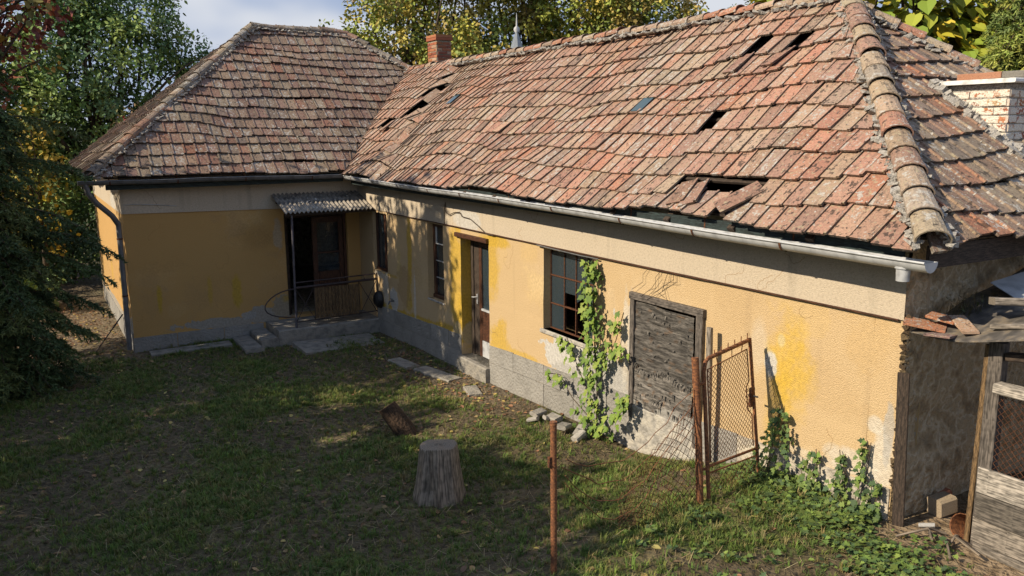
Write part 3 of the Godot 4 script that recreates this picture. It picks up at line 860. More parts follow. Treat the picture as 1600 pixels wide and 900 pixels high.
# ---------------------------------------------------------------- porch
func build_porch() -> void:
	var mb := MB.new()
	slab(house, "porch_slab", Vector3(0.0, -1.0, 0.0), Vector3(1.08, -0.52, 2.25), M.concrete, 0.025)
	slab(house, "porch_step", Vector3(0.05, -1.0, 2.26), Vector3(1.1, -0.66, 2.62), M.concrete, 0.025)
	slab(house, "porch_step", Vector3(0.1, -1.0, 2.63), Vector3(1.35, -0.76, 3.0), M.concrete, 0.025)
	# corrugated roof
	var pr := sub(house, "porch_roof")
	var waves := 22
	var zl := 1.98
	for s in 2:
		mb = MB.new()
		var z0 := s * zl * 0.5 - 0.03
		for k in waves * 4:
			var a := z0 + k * zl * 0.515 / (waves * 4.0) * 1.0
			var b := z0 + (k + 1) * zl * 0.515 / (waves * 4.0)
			var ha := sin(k / 8.0 * TAU) * 0.022
			var hb := sin((k + 1) / 8.0 * TAU) * 0.022
			var lay := 0.006 * s
			for j in 4:
				var xa := -0.01 + j * 0.275
				var xb := xa + 0.275
				var ya := 2.25 - xa * 0.30 + lay
				var yb := 2.25 - xb * 0.30 + lay
				mb.quad(Vector3(xa, ya + ha, a), Vector3(xa, ya + hb, b), Vector3(xb, yb + hb, b), Vector3(xb, yb + ha, a))
				mb.quad(Vector3(xa, ya + hb - 0.006, b), Vector3(xa, ya + ha - 0.006, a), Vector3(xb, yb + ha - 0.006, a), Vector3(xb, yb + hb - 0.006, b))
		part(pr, "corrugated_sheet", mb, M.asbestos)
	for x in [0.3, 0.98]: slab(pr, "purlin", Vector3(x - 0.03, 2.25 - x * 0.3 - 0.1, -0.0), Vector3(x + 0.03, 2.25 - x * 0.3 - 0.04, 1.95), M.wood_dark)
	bar(pr, "post", [Vector3(1.0, -0.55, 1.85), Vector3(1.0, 1.87, 1.82)], 0.024, M.post_paint, 8)
	for k in 15:      # small pale stones and shells of lichen lying on the sheet
		mb = MB.new()
		var px := rf(0.35, 0.95)
		mb.box(Vector3(px, 2.25 - px * 0.3 + 0.026, rf(0.3, 1.5)), Vector3(rf(0.02, 0.04), 0.012, rf(0.02, 0.04)), Basis.from_euler(Vector3(0, rf(0, 3), 0)), 0.004, rng)
		part(pr, "lichen_patch", mb, M.white_paint)
	# railing
	var r := sub(house, "porch_railing")
	bar(r, "top_rail", [Vector3(1.0, 0.335, 1.85), Vector3(1.0, 0.36, 0.02)], 0.028, M.iron, 6)
	bar(r, "upper_rail", [Vector3(1.0, 0.44, 1.84), Vector3(1.0, 0.47, 0.02)], 0.009, M.iron, 5)
	bar(r, "upper_rail", [Vector3(0.93, 0.44, 1.84), Vector3(0.93, 0.47, 0.02)], 0.009, M.iron, 5)
	bar(r, "bottom_rail", [Vector3(1.0, -0.40, 1.85), Vector3(1.0, -0.36, 0.02)], 0.014, M.iron, 5)
	for z in [1.42, 0.86, 0.3, 0.04]: bar(r, "stud", [Vector3(1.0, 0.34, z), Vector3(1.0, 0.46, z)], 0.008, M.iron, 5)
	for z: Array in [[1.83, 1.43], [0.42, 0.03]]:
		bar(r, "cross_brace", [Vector3(1.0, 0.32, z[0]), Vector3(1.0, -0.38, z[1])], 0.008, M.iron, 5)
		bar(r, "cross_brace", [Vector3(1.005, 0.32, z[1]), Vector3(1.005, -0.38, z[0])], 0.008, M.iron, 5)
	for z in [1.43, 0.43]: bar(r, "upright", [Vector3(1.0, 0.34, z), Vector3(1.0, -0.38, z)], 0.010, M.iron, 5)
	bar(r, "end_post", [Vector3(1.0, 0.5, 0.01), Vector3(1.0, -0.52, 0.01)], 0.014, M.iron, 6)
	for k in 13:
		mb = MB.new()
		mb.off = Vector2(rf(0, 5), rf(0, 5))
		mb.col = gray(rf(0.75, 1.2))
		mb.cbox(Vector3(1.03 + rf(-0.003, 0.003), -0.03, 1.40 - k * 0.0755), Vector3(0.014, 0.66 + rf(-0.01, 0.01), 0.068), 0.003)
		part(r, "slat", mb, M.wood_slat)
	var loop := []
	for k in 13:
		var a := PI * k / 12.0
		loop.append(Vector3(1.0, 0.02 + cos(a) * 0.30 - 0.0 * a, 1.86 + sin(a) * (0.62 - 0.1 * cos(a))))
	bar(r, "end_loop", loop, 0.014, M.iron, 6)
	# tap and a black tin cowl on the wall
	mb = MB.new()
	mb.tube([Vector3(1.93, 0.02, 0.0), Vector3(1.93, 0.02, 0.10), Vector3(1.93, -0.05, 0.13)], [0.016, 0.016, 0.013], 6)
	mb.tube([Vector3(1.86, 0.07, 0.06), Vector3(2.0, 0.07, 0.06)], [0.008], 5)
	mb.tube([Vector3(1.93, 0.02, 0.06), Vector3(1.93, 0.07, 0.06)], [0.008], 5)
	part(house, "water_tap", mb, M.zinc_old)
	mb = MB.new()
	var prof := [[0.0, 0.16], [0.10, 0.15], [0.17, 0.10], [0.195, 0.03], [0.2, 0.0]]
	for i in prof.size() - 1:
		for k in 16:
			var a := TAU * k / 16.0
			var b := TAU * (k + 1) / 16.0
			var q := func(w: Array, an: float) -> Vector3: return Vector3(1.22 + cos(an) * w[0] * 0.75, -0.06 + sin(an) * w[0], 0.02 + w[1])
			mb.quad(q.call(prof[i + 1], a), q.call(prof[i + 1], b), q.call(prof[i], b), q.call(prof[i], a))
	part(house, "vent_cowl", mb, M.black)
	# cables on the frieze
	bar(house, "cable", [Vector3(4.62, 2.3, 0.035), Vector3(4.64, 2.12, 0.04), Vector3(4.8, 2.09, 0.05), Vector3(5.0, 2.15, 0.045), Vector3(5.22, 2.17, 0.05), Vector3(5.3, 2.1, 0.045), Vector3(5.6, 2.09, 0.05), Vector3(5.9, 1.99, 0.045), Vector3(6.15, 1.89, 0.04), Vector3(6.4, 1.885, 0.04)], 0.008, M.cable, 5)
	bar(house, "cable", [Vector3(4.55, 1.88, 0.03), Vector3(4.56, 2.2, 0.03), Vector3(4.62, 2.27, 0.035)], 0.007, M.cable, 5)
	bar(house, "cable", [Vector3(0.0, 2.16, 4.95), Vector3(0.06, 2.18, 4.75), Vector3(0.04, 2.15, 4.3), Vector3(0.03, 2.1, 3.9)], 0.007, M.zinc, 5)
	for k in 7:
		var a := Vector3(rf(10.2, 10.9), 1.9, 0.03)
		bar(house, "dead_tendril", [a, a + Vector3(rf(-0.1, 0.05), -rf(0.08, 0.12), 0.02), a + Vector3(rf(-0.25, -0.05), -rf(0.15, 0.3), 0.015), a + Vector3(rf(-0.4, -0.05), -rf(0.25, 0.42), 0.03)], 0.003, M.cable, 4)

# ---------------------------------------------------------------- roof
# a slope: o = eave corner, U along the eave, Q level direction up the slope, rise per metre of Q; lo/hi bound u at a level distance q
func slope(o: Vector3, U: Vector3, Q: Vector3, rise: float, run: float, lo: Callable, hi: Callable, seed_: int) -> Dictionary:
	var S := (Q + Vector3.UP * rise).normalized()
	var N := U.cross(S)
	if N.y < 0.0: N = -N
	return {"o": o, "U": U, "Q": Q, "S": S, "N": N, "rise": rise, "run": run, "k": sqrt(1.0 + rise * rise), "lo": lo, "hi": hi, "seed": seed_, "flip": U.cross(S).y < 0.0}

func on_slope(d: Dictionary, u: float, s: float, h: float) -> Vector3:
	var q: float = s / d.k
	var uu := clampf(u, d.lo.call(q), d.hi.call(q))
	var w: float = big_noise.get_noise_3d(uu * 11.0, s * 11.0, d.seed * 31.0) * 0.095
	w += sag(d, uu, s)
	var p: Vector3 = d.o + d.U * uu + d.S * s + d.N * (h + w)
	if d.seed >= 3: p.y += lift(p.z)
	return p

func sag(d: Dictionary, u: float, s: float) -> float:
	if d.seed != 1: return 0.0
	# the strip next to the valley has slid and stands proud of the rest
	var edge := 2.0 - s * 0.42 + 0.15 * sin(s * 5.0)
	var step := 0.085 * smoothstep(edge + 0.05, edge - 0.03, u) - 0.05 * smoothstep(edge + 0.8, edge + 0.1, u) * smoothstep(edge - 0.02, edge + 0.12, u)
	var dip := -0.05 * exp(-(pow(u - 11.5, 2.0) / 0.5 + pow(s - 0.5, 2.0) / 0.2))
	return step + dip

func tile_into(mb: MB, d: Dictionary, u: float, s: float, e: float, w: float, lifted := 0.0, turn := 0.0) -> void:
	var prof := [[-0.004, 0.0], [w - 0.042, 0.0], [w - 0.034, 0.018], [w - 0.003, 0.018]]
	var base := mb.col
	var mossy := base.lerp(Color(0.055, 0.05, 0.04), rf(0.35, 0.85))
	var hb := 0.060 + rf(-0.008, 0.010) + lifted
	var ht := 0.016 + lifted * 0.3
	var top := []
	var bot := []
	var und := []
	var tilt := rf(-0.02, 0.02) + turn
	for p: Array in prof:
		var du: float = p[0]
		top.append(on_slope(d, u + du - tilt * e * 1.25, s + e * 1.25 + du * tilt, ht + p[1]))
		bot.append(on_slope(d, u + du, s + du * tilt, hb + p[1]))
		und.append(on_slope(d, u + du, s + du * tilt + 0.004, hb + p[1] - 0.030))
	mb.off = Vector2(rf(0, 50), rf(0, 50))
	var off2 := Vector2(rf(0, 1), rf(0, 1))
	var start := mb.v.size()
	var x := 0.0
	for k in 3:
		var wid: float = prof[k + 1][0] - prof[k][0]
		var a := Vector2(x, 0)
		var b := Vector2(x + wid, 0)
		var l := Vector2(0, e * 1.25)
		if d.flip:
			mb.quad(bot[k + 1], bot[k], top[k], top[k + 1], b, a, a + l, b + l)
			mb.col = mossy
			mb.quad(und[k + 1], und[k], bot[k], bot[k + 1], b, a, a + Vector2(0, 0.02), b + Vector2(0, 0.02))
		else:
			mb.quad(bot[k], bot[k + 1], top[k + 1], top[k], a, b, b + l, a + l)
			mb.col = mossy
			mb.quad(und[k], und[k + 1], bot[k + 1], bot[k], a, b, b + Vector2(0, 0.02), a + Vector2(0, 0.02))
		mb.col = base
		x += wid
	mb.col = base.lerp(Color(0.04, 0.036, 0.03), 0.75)  # side faces coloured dark to stand for the shade in the joints between tiles
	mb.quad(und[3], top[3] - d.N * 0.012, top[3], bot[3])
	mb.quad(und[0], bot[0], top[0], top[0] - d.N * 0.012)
	mb.col = base
	for k in range(start, mb.v.size()): mb.t2[k] = (mb.t[k] - mb.off) * 0.55 + off2

func half_round(mb: MB, a: Vector3, b: Vector3, r0: float, r1: float, up: Vector3) -> void:
	var d := (b - a).normalized()
	var s := d.cross(up).normalized()
	var n := s.cross(d).normalized()
	var segs := 8
	var off2 := Vector2(rf(0, 1), rf(0, 1))
	mb.off = Vector2(rf(0, 30), rf(0, 30))
	var start := mb.v.size()
	var len_ := (b - a).length()
	var ring := func(c: Vector3, r: float) -> Array:
		var q := []
		for k in segs + 1:
			var an := lerpf(-0.25, PI + 0.25, k / float(segs))
			q.append(c + s * cos(an) * r * 1.12 + n * (sin(an) * r * 0.78))
		return q
	var rr := [ring.call(a, r0 * 1.06), ring.call(a + d * 0.05, r0 * 1.05), ring.call(a + d * 0.06, r0), ring.call(b, r1)]
	var al := [0.0, 0.05, 0.06, len_]
	for i in 3:
		for k in segs:
			var u0 := Vector2(k * 0.045, al[i])
			var u1 := Vector2((k + 1) * 0.045, al[i])
			var e := Vector2(0, al[i + 1] - al[i])
			mb.quad(rr[i][k], rr[i][k + 1], rr[i + 1][k + 1], rr[i + 1][k], u0, u1, u1 + e, u0 + e)
	var thin: Array = ring.call(a, r0 * 0.95)
	for k in segs: mb.quad(thin[k], thin[k + 1], rr[0][k + 1], rr[0][k])
	for k in range(start, mb.v.size()): mb.t2[k] = (mb.t[k] - mb.off) * 0.6 + off2

func mortar_line(parent: Node, path: Array, width: float, hgt: float) -> void:
	var mb := MB.new()
	for k in path.size() - 1:
		var a: Vector3 = path[k]
		var b: Vector3 = path[k + 1]
		var len_ := (b - a).length()
		var d := (b - a) / len_
		var s := d.cross(Vector3.UP).normalized()
		var m := int(len_ / 0.045)
		for j in m:
			for side in [-1.0, 1.0]:
				if rng.randf() < 0.12: continue
				var c = a + d * (j + rf(0, 1)) * 0.045 + s * side * (width + rf(-0.03, 0.035)) + Vector3(0, hgt + rf(-0.015, 0.012), 0)
				mb.col = gray(rf(0.75, 1.35))
				mb.box(c, Vector3(rf(0.05, 0.11), rf(0.015, 0.035), rf(0.05, 0.11)), Basis.from_euler(Vector3(rf(-0.5, 0.5), rf(-3, 3), rf(-0.5, 0.5))), 0.010, rng)
	kind(part(parent, "mortar", mb, M.mortar), "stuff")

func build_roof() -> void:
	var roof := sub(house, "roof")
	var d1 := slope(Vector3(0, HE, OV), Vector3.RIGHT, Vector3(0, 0, -1), TL, 2.77, func(q): return OV - q + 0.13, func(q): return 14.24 - q * 1.152, 1)
	var d2 := slope(Vector3(14.24, HE, OV), Vector3(0, 0, -1), Vector3(-1, 0, 0), 0.765, 3.19, func(q): return q * 0.868, func(q): return 5.55 - q * 0.868, 2)
	var d3 := slope(Vector3(OV, HE + 0.02, 0), Vector3(0, 0, 1), Vector3(-1, 0, 0), 0.874, 3.9, func(q): return OV - q + 0.05 if q < 2.77 else -2.37 + (q - 2.77) * 1.12, func(q): return 5.43 - q * 1.056, 3)
	var d4 := slope(Vector3(0, HE + 0.02, 5.43), Vector3.RIGHT, Vector3(0, 0, -1), 0.8275, 4.12, func(q): return -7.4 + q * 0.9466, func(q): return OV - q * 0.9466, 4)
	var reds := [Color(0.38, 0.19, 0.135), Color(0.41, 0.23, 0.17), Color(0.34, 0.205, 0.16), Color(0.42, 0.30, 0.22), Color(0.40, 0.32, 0.235), Color(0.28, 0.185, 0.15), Color(0.43, 0.19, 0.12), Color(0.35, 0.275, 0.21), Color(0.25, 0.19, 0.16), Color(0.40, 0.25, 0.185), Color(0.37, 0.23, 0.175)]
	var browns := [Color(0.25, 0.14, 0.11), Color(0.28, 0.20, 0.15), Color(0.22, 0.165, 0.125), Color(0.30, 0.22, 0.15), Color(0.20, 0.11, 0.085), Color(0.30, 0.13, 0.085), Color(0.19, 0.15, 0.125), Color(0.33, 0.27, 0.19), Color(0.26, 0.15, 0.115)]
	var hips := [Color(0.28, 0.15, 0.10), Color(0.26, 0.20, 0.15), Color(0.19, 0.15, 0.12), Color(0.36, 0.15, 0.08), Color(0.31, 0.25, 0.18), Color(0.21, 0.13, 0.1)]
	# holes in the long slope: [u, s, ru, rs]
	var holes := [[10.20, 2.69, 0.17, 0.13], [10.82, 2.75, 0.16, 0.13], [10.66, 1.34, 0.18, 0.15], [11.25, 0.46, 0.55, 0.17], [11.75, 0.46, 0.42, 0.10], [0.33, 1.44, 0.36, 0.13], [0.85, 1.75, 0.14, 0.13], [11.85, 0.12, 0.1, 0.1]]
	var E_ := 0.328
	var Wt := 0.222
	var all := []
	var eye := Vector3(18.24, 3.57, 6.59)
	for d: Dictionary in [d1, d2, d3, d4]:
		var smax: float = d.run * d.k
		E_ = 0.31 if d.seed >= 3 else 0.338
		var course := 0
		var s0 := -0.03
		while s0 < smax - 0.12:
			var lo: float = minf(d.lo.call(maxf(s0, 0.0) / d.k), d.lo.call((s0 + E_) / d.k))
			var hi: float = maxf(d.hi.call(maxf(s0, 0.0) / d.k), d.hi.call((s0 + E_) / d.k))
			var u := lo - rf(0.0, 0.12)
			while u < hi - 0.02:
				var mid := (s0 + E_ * 0.5) / float(d.k)
				if u + Wt > float(d.lo.call(mid)) - 0.05 and u < float(d.hi.call(mid)) + 0.05:
					var skip := false
					if d.seed == 1:
						for h: Array in holes:
							if absf(u + Wt * 0.5 - h[0]) < h[2] * 0.75 and absf(s0 + E_ * 0.5 - h[1]) < E_ * 0.5: skip = true
					if d.seed == 1 and s0 > 1.0 and s0 < 3.1 and absf(u + Wt - (2.0 - s0 * 0.42 + 0.15 * sin(s0 * 5.0))) < 0.06 and rng.randf() < 0.7: skip = true
					if not skip:
						var wave := big_noise.get_noise_2d(u * 13.0, course * 6.0 + d.seed * 90.0) * 0.15 + fine_noise.get_noise_2d(u * 1.3, course * 0.25 + d.seed * 9.0) * 0.03 + rf(-0.007, 0.007)
						all.append([d, u, s0 + wave, (on_slope(d, u, s0, 0.0) - eye).length() * (1.25 if d.seed >= 3 else 1.0), E_])
				u += Wt * (1.0 + rf(-0.01, 0.01))
			s0 += E_ * (1.0 + rf(-0.02, 0.02))
			course += 1
	all.sort_custom(func(a, b): return a[3] < b[3])
	var rest := {}
	for k in all.size():
		var t: Array = all[k]
		var d: Dictionary = t[0]
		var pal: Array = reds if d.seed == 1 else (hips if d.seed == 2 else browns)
		var c: Color = pick(pal)
		# darker patches low beside the valley, redder towards the near end
		if d.seed == 1:
			var p: Vector3 = on_slope(d, t[1], t[2], 0.0)
			var dark := fine_noise.get_noise_2d(p.x * 2.2 + 40.0, t[2] * 3.0)
			if p.x < 6.5 and dark > 0.12 and t[2] < 1.6: c = c.lerp(Color(0.10, 0.085, 0.08), 0.7)
			elif p.x < 3.5: c = c.lerp(Color(0.30, 0.21, 0.15), 0.45)
		var zone := fine_noise.get_noise_3d(t[1] * 0.55, t[2] * 0.9, d.seed * 7.0)
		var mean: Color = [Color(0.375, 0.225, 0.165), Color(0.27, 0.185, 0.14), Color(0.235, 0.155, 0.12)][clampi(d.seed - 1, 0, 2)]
		mean = mean.lerp(Color(mean.r * 1.12, mean.g * 0.82, mean.b * 0.7), clampf(zone * 2.0, 0.0, 1.0)).lerp(Color(mean.r * 0.95, mean.g * 1.12, mean.b * 1.12), clampf(-zone * 2.0, 0.0, 1.0))
		c = vary(mean.lerp(c, 0.58), 0.14)
		var mb: MB
		if k < 300:
			mb = MB.new()
		else:
			if not rest.has(d.seed): rest[d.seed] = MB.new()
			mb = rest[d.seed]
		mb.col = c
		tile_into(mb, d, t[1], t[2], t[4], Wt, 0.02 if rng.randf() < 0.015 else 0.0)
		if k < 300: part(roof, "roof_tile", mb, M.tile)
	var field := MB.new()
	for key in rest:
		var m: MB = rest[key]
		field.v.append_array(m.v); field.n.append_array(m.n); field.t.append_array(m.t); field.t2.append_array(m.t2); field.c.append_array(m.c)
	kind(part(roof, "tile_field", field, M.tile), "stuff")
	E_ = 0.338
	# slipped and broken tiles round the big hole
	for t: Array in [[11.0, 0.10, 0.02, 0.35], [11.22, 0.08, 0.03, 0.45], [11.75, 0.14, 0.05, -0.6], [0.42, 1.22, 0.05, 0.3], [10.09, 2.36, 0.035, 0.05], [10.71, 2.40, 0.035, -0.04]]:
		var mb := MB.new()
		mb.col = vary(Color(0.33, 0.19, 0.14), 0.15)
		tile_into(mb, d1, t[0], t[1], E_, Wt, t[2], t[3])
		part(roof, "loose_tile", mb, M.tile)
	# two glass tiles
	for t: Array in [[8.80, 1.80], [2.35, 2.2]]:
		var mb := MB.new()
		mb.quad(on_slope(d1, t[0], t[1] - 0.08, 0.078), on_slope(d1, t[0] + 0.22, t[1] - 0.08, 0.078), on_slope(d1, t[0] + 0.22, t[1] + 0.27, 0.05), on_slope(d1, t[0], t[1] + 0.27, 0.05))
		mb.quad(on_slope(d1, t[0], t[1] - 0.08, 0.064), on_slope(d1, t[0] + 0.22, t[1] - 0.08, 0.064), on_slope(d1, t[0] + 0.22, t[1] - 0.08, 0.078), on_slope(d1, t[0], t[1] - 0.08, 0.078))
		var gm := mat(Color(0.05, 0.085, 0.10), 0.15)
		part(roof, "glass_tile", mb, gm)
	# battens and rafters under the tiles
	for k in 11:
		var s := 0.28 + k * E_
		var q: float = s / d1.k
		var a: Vector3 = d1.o + d1.U * (float(d1.lo.call(q)) + 0.1) + d1.S * s - d1.N * 0.05
		var b: Vector3 = d1.o + d1.U * (float(d1.hi.call(q)) - 0.1) + d1.S * s - d1.N * 0.05
		var mb := MB.new()
		mb.box((a + b) * 0.5, Vector3((b - a).length(), 0.03, 0.045), Basis(d1.U, d1.N, -d1.S))
		part(roof, "batten", mb, M.wood_dark)
	for k in 13:
		var u := 1.0 + k * 1.0
		var smax: float = minf(2.7, (14.0 - u) / 1.152) * d1.k
		var a: Vector3 = d1.o + d1.U * u + d1.S * -0.02 - d1.N * 0.125
		var b: Vector3 = d1.o + d1.U * u + d1.S * smax - d1.N * 0.125
		var mb := MB.new()
		mb.box((a + b) * 0.5, Vector3(0.09, 0.11, (b - a).length()), Basis(d1.U, d1.N, -d1.S))
		part(roof, "rafter", mb, M.wood_dark)
	# slopes on the far side, closed
	var ap := Vector3(11.05, RIDGE, -2.37)
	var bk := MB.new()
	bk.col = Color(0.3, 0.17, 0.12)
	bk.quad(Vector3(14.24, HE, -5.15), Vector3(-7.4, HE, -5.15), Vector3(-2.37, RIDGE, -2.37), ap)
	bk.quad(Vector3(-7.4, HE, -5.15), Vector3(-7.4, HE, 5.43), Vector3(-3.5, 6.04, 1.31), Vector3(-3.5, 6.04, -1.1))
	bk.quad(Vector3(-7.4, HE, -5.15), Vector3(-3.5, 6.04, -1.1), Vector3(-2.37, RIDGE, -2.37), Vector3(0, HE + 0.6, -4.6))
	part(roof, "back_slope", bk, M.tile)
	# ridge and hip tiles
	var lines := [
		[Vector3(14.28, HE + 0.05, OV + 0.03), ap + Vector3(0.08, 0.05, 0), 0.115, "hip"],
		[ap + Vector3(-0.05, 0.10, 0), Vector3(-2.5, RIDGE + 0.05, -2.37), 0.10, "ridge"],
		[Vector3(14.2, HE + 0.06, -5.1), ap + Vector3(0, 0.04, 0), 0.10, "hip"],
		[Vector3(OV + 0.02, HE + 0.19, 5.46), Vector3(-3.5, 6.14, 1.33), 0.105, "hip"],
		[Vector3(-3.5, 6.15, 1.33), Vector3(-3.5, 6.09, -1.12), 0.10, "ridge"],
		[Vector3(-2.30, RIDGE + 0.06, -2.43), Vector3(-3.5, 6.07, -1.14), 0.10, "hip"],
	]
	for l: Array in lines:
		var a: Vector3 = l[0]
		var b: Vector3 = l[1]
		var len_ := (b - a).length()
		var m := int(round(len_ / 0.335))
		var dv := (b - a) / m
		var i := 0
		var path := []
		for k in m:
			var jog := Vector3(rf(-0.012, 0.012), rf(-0.012, 0.015) + big_noise.get_noise_2d(k * 5.0, len_ * 7.0) * 0.04, rf(-0.012, 0.012))
			var mb := MB.new()
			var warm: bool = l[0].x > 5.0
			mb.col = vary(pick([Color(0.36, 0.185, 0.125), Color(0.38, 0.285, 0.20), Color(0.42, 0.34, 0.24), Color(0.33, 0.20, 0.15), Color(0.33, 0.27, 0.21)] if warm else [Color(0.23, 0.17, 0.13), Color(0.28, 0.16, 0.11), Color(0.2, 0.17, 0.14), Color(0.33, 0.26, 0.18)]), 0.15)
			if l[3] == "ridge" and warm: mb.col = vary(pick([Color(0.42, 0.2, 0.13), Color(0.34, 0.25, 0.19), Color(0.36, 0.17, 0.11), Color(0.4, 0.3, 0.22)]), 0.15)
			half_round(mb, a + dv * k + jog, a + dv * (k + 1.12) + jog * 0.5 - Vector3(0, 0.018, 0), l[2] * rf(0.97, 1.05), l[2] * 0.92, Vector3.UP)
			part(roof, "ridge_tile", mb, M.tile)
			path.append(a + dv * k)
			i += 1
		path.append(b)
		mortar_line(roof, path, 0.118, -0.068 if l[3] == "ridge" else -0.05)
	# valley lined with old sheet
	var vm := MB.new()
	for k in 14:
		var q0 := 2.77 * k / 14.0
		var q1 := 2.77 * (k + 1) / 14.0
		var c0 := Vector3(OV - q0, HE + TL * q0 + 0.035, OV - q0)
		var c1 := Vector3(OV - q1, HE + TL * q1 + 0.035, OV - q1)
		var up := Vector3(0, 0.16 * TL + 0.035, 0)
		vm.col = gray(rf(0.8, 1.2))
		if k in [3, 4, 9]: vm.col = Color(1.6, 0.75, 0.45)
		vm.quad(c0, c0 + Vector3(0.17, 0, 0) + Vector3(0, 0.05, 0), c1 + Vector3(0.17, 0, 0) + Vector3(0, 0.05, 0), c1)
		vm.quad(c0 + Vector3(0, 0.05, 0.05), c0, c1, c1 + Vector3(0, 0.05, 0.05))
	part(roof, "valley_sheet", vm, M.zinc_old)
	var vb := MB.new()
	vb.col = Color(0.45, 0.2, 0.1)
	vb.box(Vector3(0.36, HE + 0.05, 0.42), Vector3(0.22, 0.02, 0.2), Basis.from_euler(Vector3(0.3, 0.6, 0.2)))
	part(roof, "loose_tile", vb, M.tile)
	# boards under the eaves
	slab(roof, "fascia", Vector3(0.5, HE - 0.20, 0.30), Vector3(13.95, HE - 0.005, 0.33), M.teal)
	slab(roof, "fascia", Vector3(0.30, HE - 0.14, 0.45), Vector3(0.33, HE + 0.05, 5.2), M.teal)
	slab(roof, "fascia", Vector3(14.12, HE - 0.2, -5.0), Vector3(14.15, HE - 0.01, 0.28), M.wood_dark)
	slab(roof, "soffit", Vector3(0.0, 2.665, 0.0), Vector3(14.1, 2.69, 0.29), M.wood_dark)
	slab(roof, "soffit", Vector3(0.0, 2.70, 0.3), Vector3(0.29, 2.72, 5.2), M.wood_dark)
	slab(roof, "soffit", Vector3(-7.2, 2.76, 4.95), Vector3(0.29, 2.78, 5.25), M.wood_dark)
	slab(roof, "soffit", Vector3(13.8, 2.63, -5.0), Vector3(14.11, 2.66, 0.0), M.wood_dark)

func gutter(parent: Node, called: String, a: Vector3, b: Vector3, r: float, out: Vector3, m: Material, sagging: float) -> void:
	var g := MB.new()
	var n := 24
	var seg := 9
	var pts := []
	for k in n + 1:
		var f := k / float(n)
		pts.append(a.lerp(b, f) + Vector3(0, -sagging * sin(f * PI * 3.0) * 0.5 + big_noise.get_noise_1d(f * 120.0) * 0.012, 0))
	for k in n:
		for s in 2:
			var rr := r - 0.004 * s
			for j in seg:
				var a0 := PI + PI * j / seg
				var a1 := PI + PI * (j + 1) / seg
				var w0 := out * cos(a0) * rr + Vector3.UP * sin(a0) * rr
				var w1 := out * cos(a1) * rr + Vector3.UP * sin(a1) * rr
				var st := g.v.size()
				if s == 0: g.quad(pts[k] + w0, pts[k] + w1, pts[k + 1] + w1, pts[k + 1] + w0)
				else: g.quad(pts[k] + w1, pts[k] + w0, pts[k + 1] + w0, pts[k + 1] + w1)
				var w := [w0, w1, w1, w0] if s == 0 else [w1, w0, w0, w1]
				var flipn := 1.0
				if g.n[st].dot(w0 + w1) < 0.0: flipn = -1.0
				for q in 6: g.n[st + q] = (w[[0, 2, 1, 0, 3, 2][q]] as Vector3).normalized() * flipn
	var lip := []
	for k in n + 1: lip.append(pts[k] + out * (r + 0.003) + Vector3(0, 0.002, 0))
	g.tube(lip, [0.011], 6)
	var o := part(parent, called, g, m)
	for e in [0, n]:       # end plates
		var d := MB.new()
		for j in seg:
			var a0 := PI + PI * j / seg
			var a1 := PI + PI * (j + 1) / seg
			d.tri(pts[e], pts[e] + (out * cos(a0) + Vector3.UP * sin(a0)) * r, pts[e] + (out * cos(a1) + Vector3.UP * sin(a1)) * r)
		part(o, "end_plate", d, m)
	var along := (b - a).normalized()
	var k := 0.55
	while k < (b - a).length() - 0.3:
		var c: Vector3 = pts[int(k / (b - a).length() * n)].lerp(pts[mini(n, int(k / (b - a).length() * n) + 1)], fmod(k / (b - a).length() * n, 1.0))
		var mb := MB.new()
		for j in 10:
			var a0 := PI * 0.98 + PI * 1.06 * j / 10.0
			var a1 := PI * 0.98 + PI * 1.06 * (j + 1) / 10.0
			var p0 := c + (out * cos(a0) + Vector3.UP * sin(a0)) * (r + 0.009)
			var p1 := c + (out * cos(a1) + Vector3.UP * sin(a1)) * (r + 0.009)
			mb.quad(p0 - along * 0.013, p1 - along * 0.013, p1 + along * 0.013, p0 + along * 0.013)
		mb.box(c - out * (r + 0.02) + Vector3(0, 0.06, 0), Vector3(0.02, 0.14, 0.02))
		part(o, "bracket", mb, M.rust_dark)
		k += rf(1.2, 1.6)

func build_gutters() -> void:
	gutter(house, "gutter", Vector3(0.42, 2.62, 0.42), Vector3(14.27, 2.515, 0.43), 0.085, Vector3.BACK, M.zinc, 0.02)
	gutter(house, "gutter", Vector3(0.43, 2.68, 5.68), Vector3(0.43, 2.645, 0.50), 0.08, Vector3.RIGHT, M.zinc_old, 0.015)
	var mb := MB.new()
	mb.tube([Vector3(14.03, 2.45, 0.43), Vector3(14.03, 2.33, 0.43)], [0.058, 0.052], 12, false)
	mb.tube([Vector3(14.03, 2.455, 0.43), Vector3(14.03, 2.435, 0.43)], [0.068], 12, false)
	part(house, "gutter_outlet", mb, M.zinc)
	mb = MB.new()
	mb.tube([Vector3(0.43, 2.63, 5.55), Vector3(0.42, 2.46, 5.52), Vector3(0.34, 2.25, 5.38), Vector3(0.2, 1.98, 5.12), Vector3(0.13, 1.8, 5.02)], [0.055], 10)
	part(house, "downspout_elbow", mb, M.zinc_old)
	mb = MB.new()
	mb.tube([Vector3(0.13, 1.83, 5.02), Vector3(0.12, 0.6, 5.02), Vector3(0.13, -0.75, 5.03)], [0.05], 10)
	var o := part(house, "downspout", mb, M.zinc_old)
	for y in [1.5, 0.35]:
		mb = MB.new()
		mb.tube([Vector3(0.125, y, 5.02), Vector3(0.125, y + 0.03, 5.02)], [0.058], 10)
		part(o, "strap", mb, M.rust_dark)

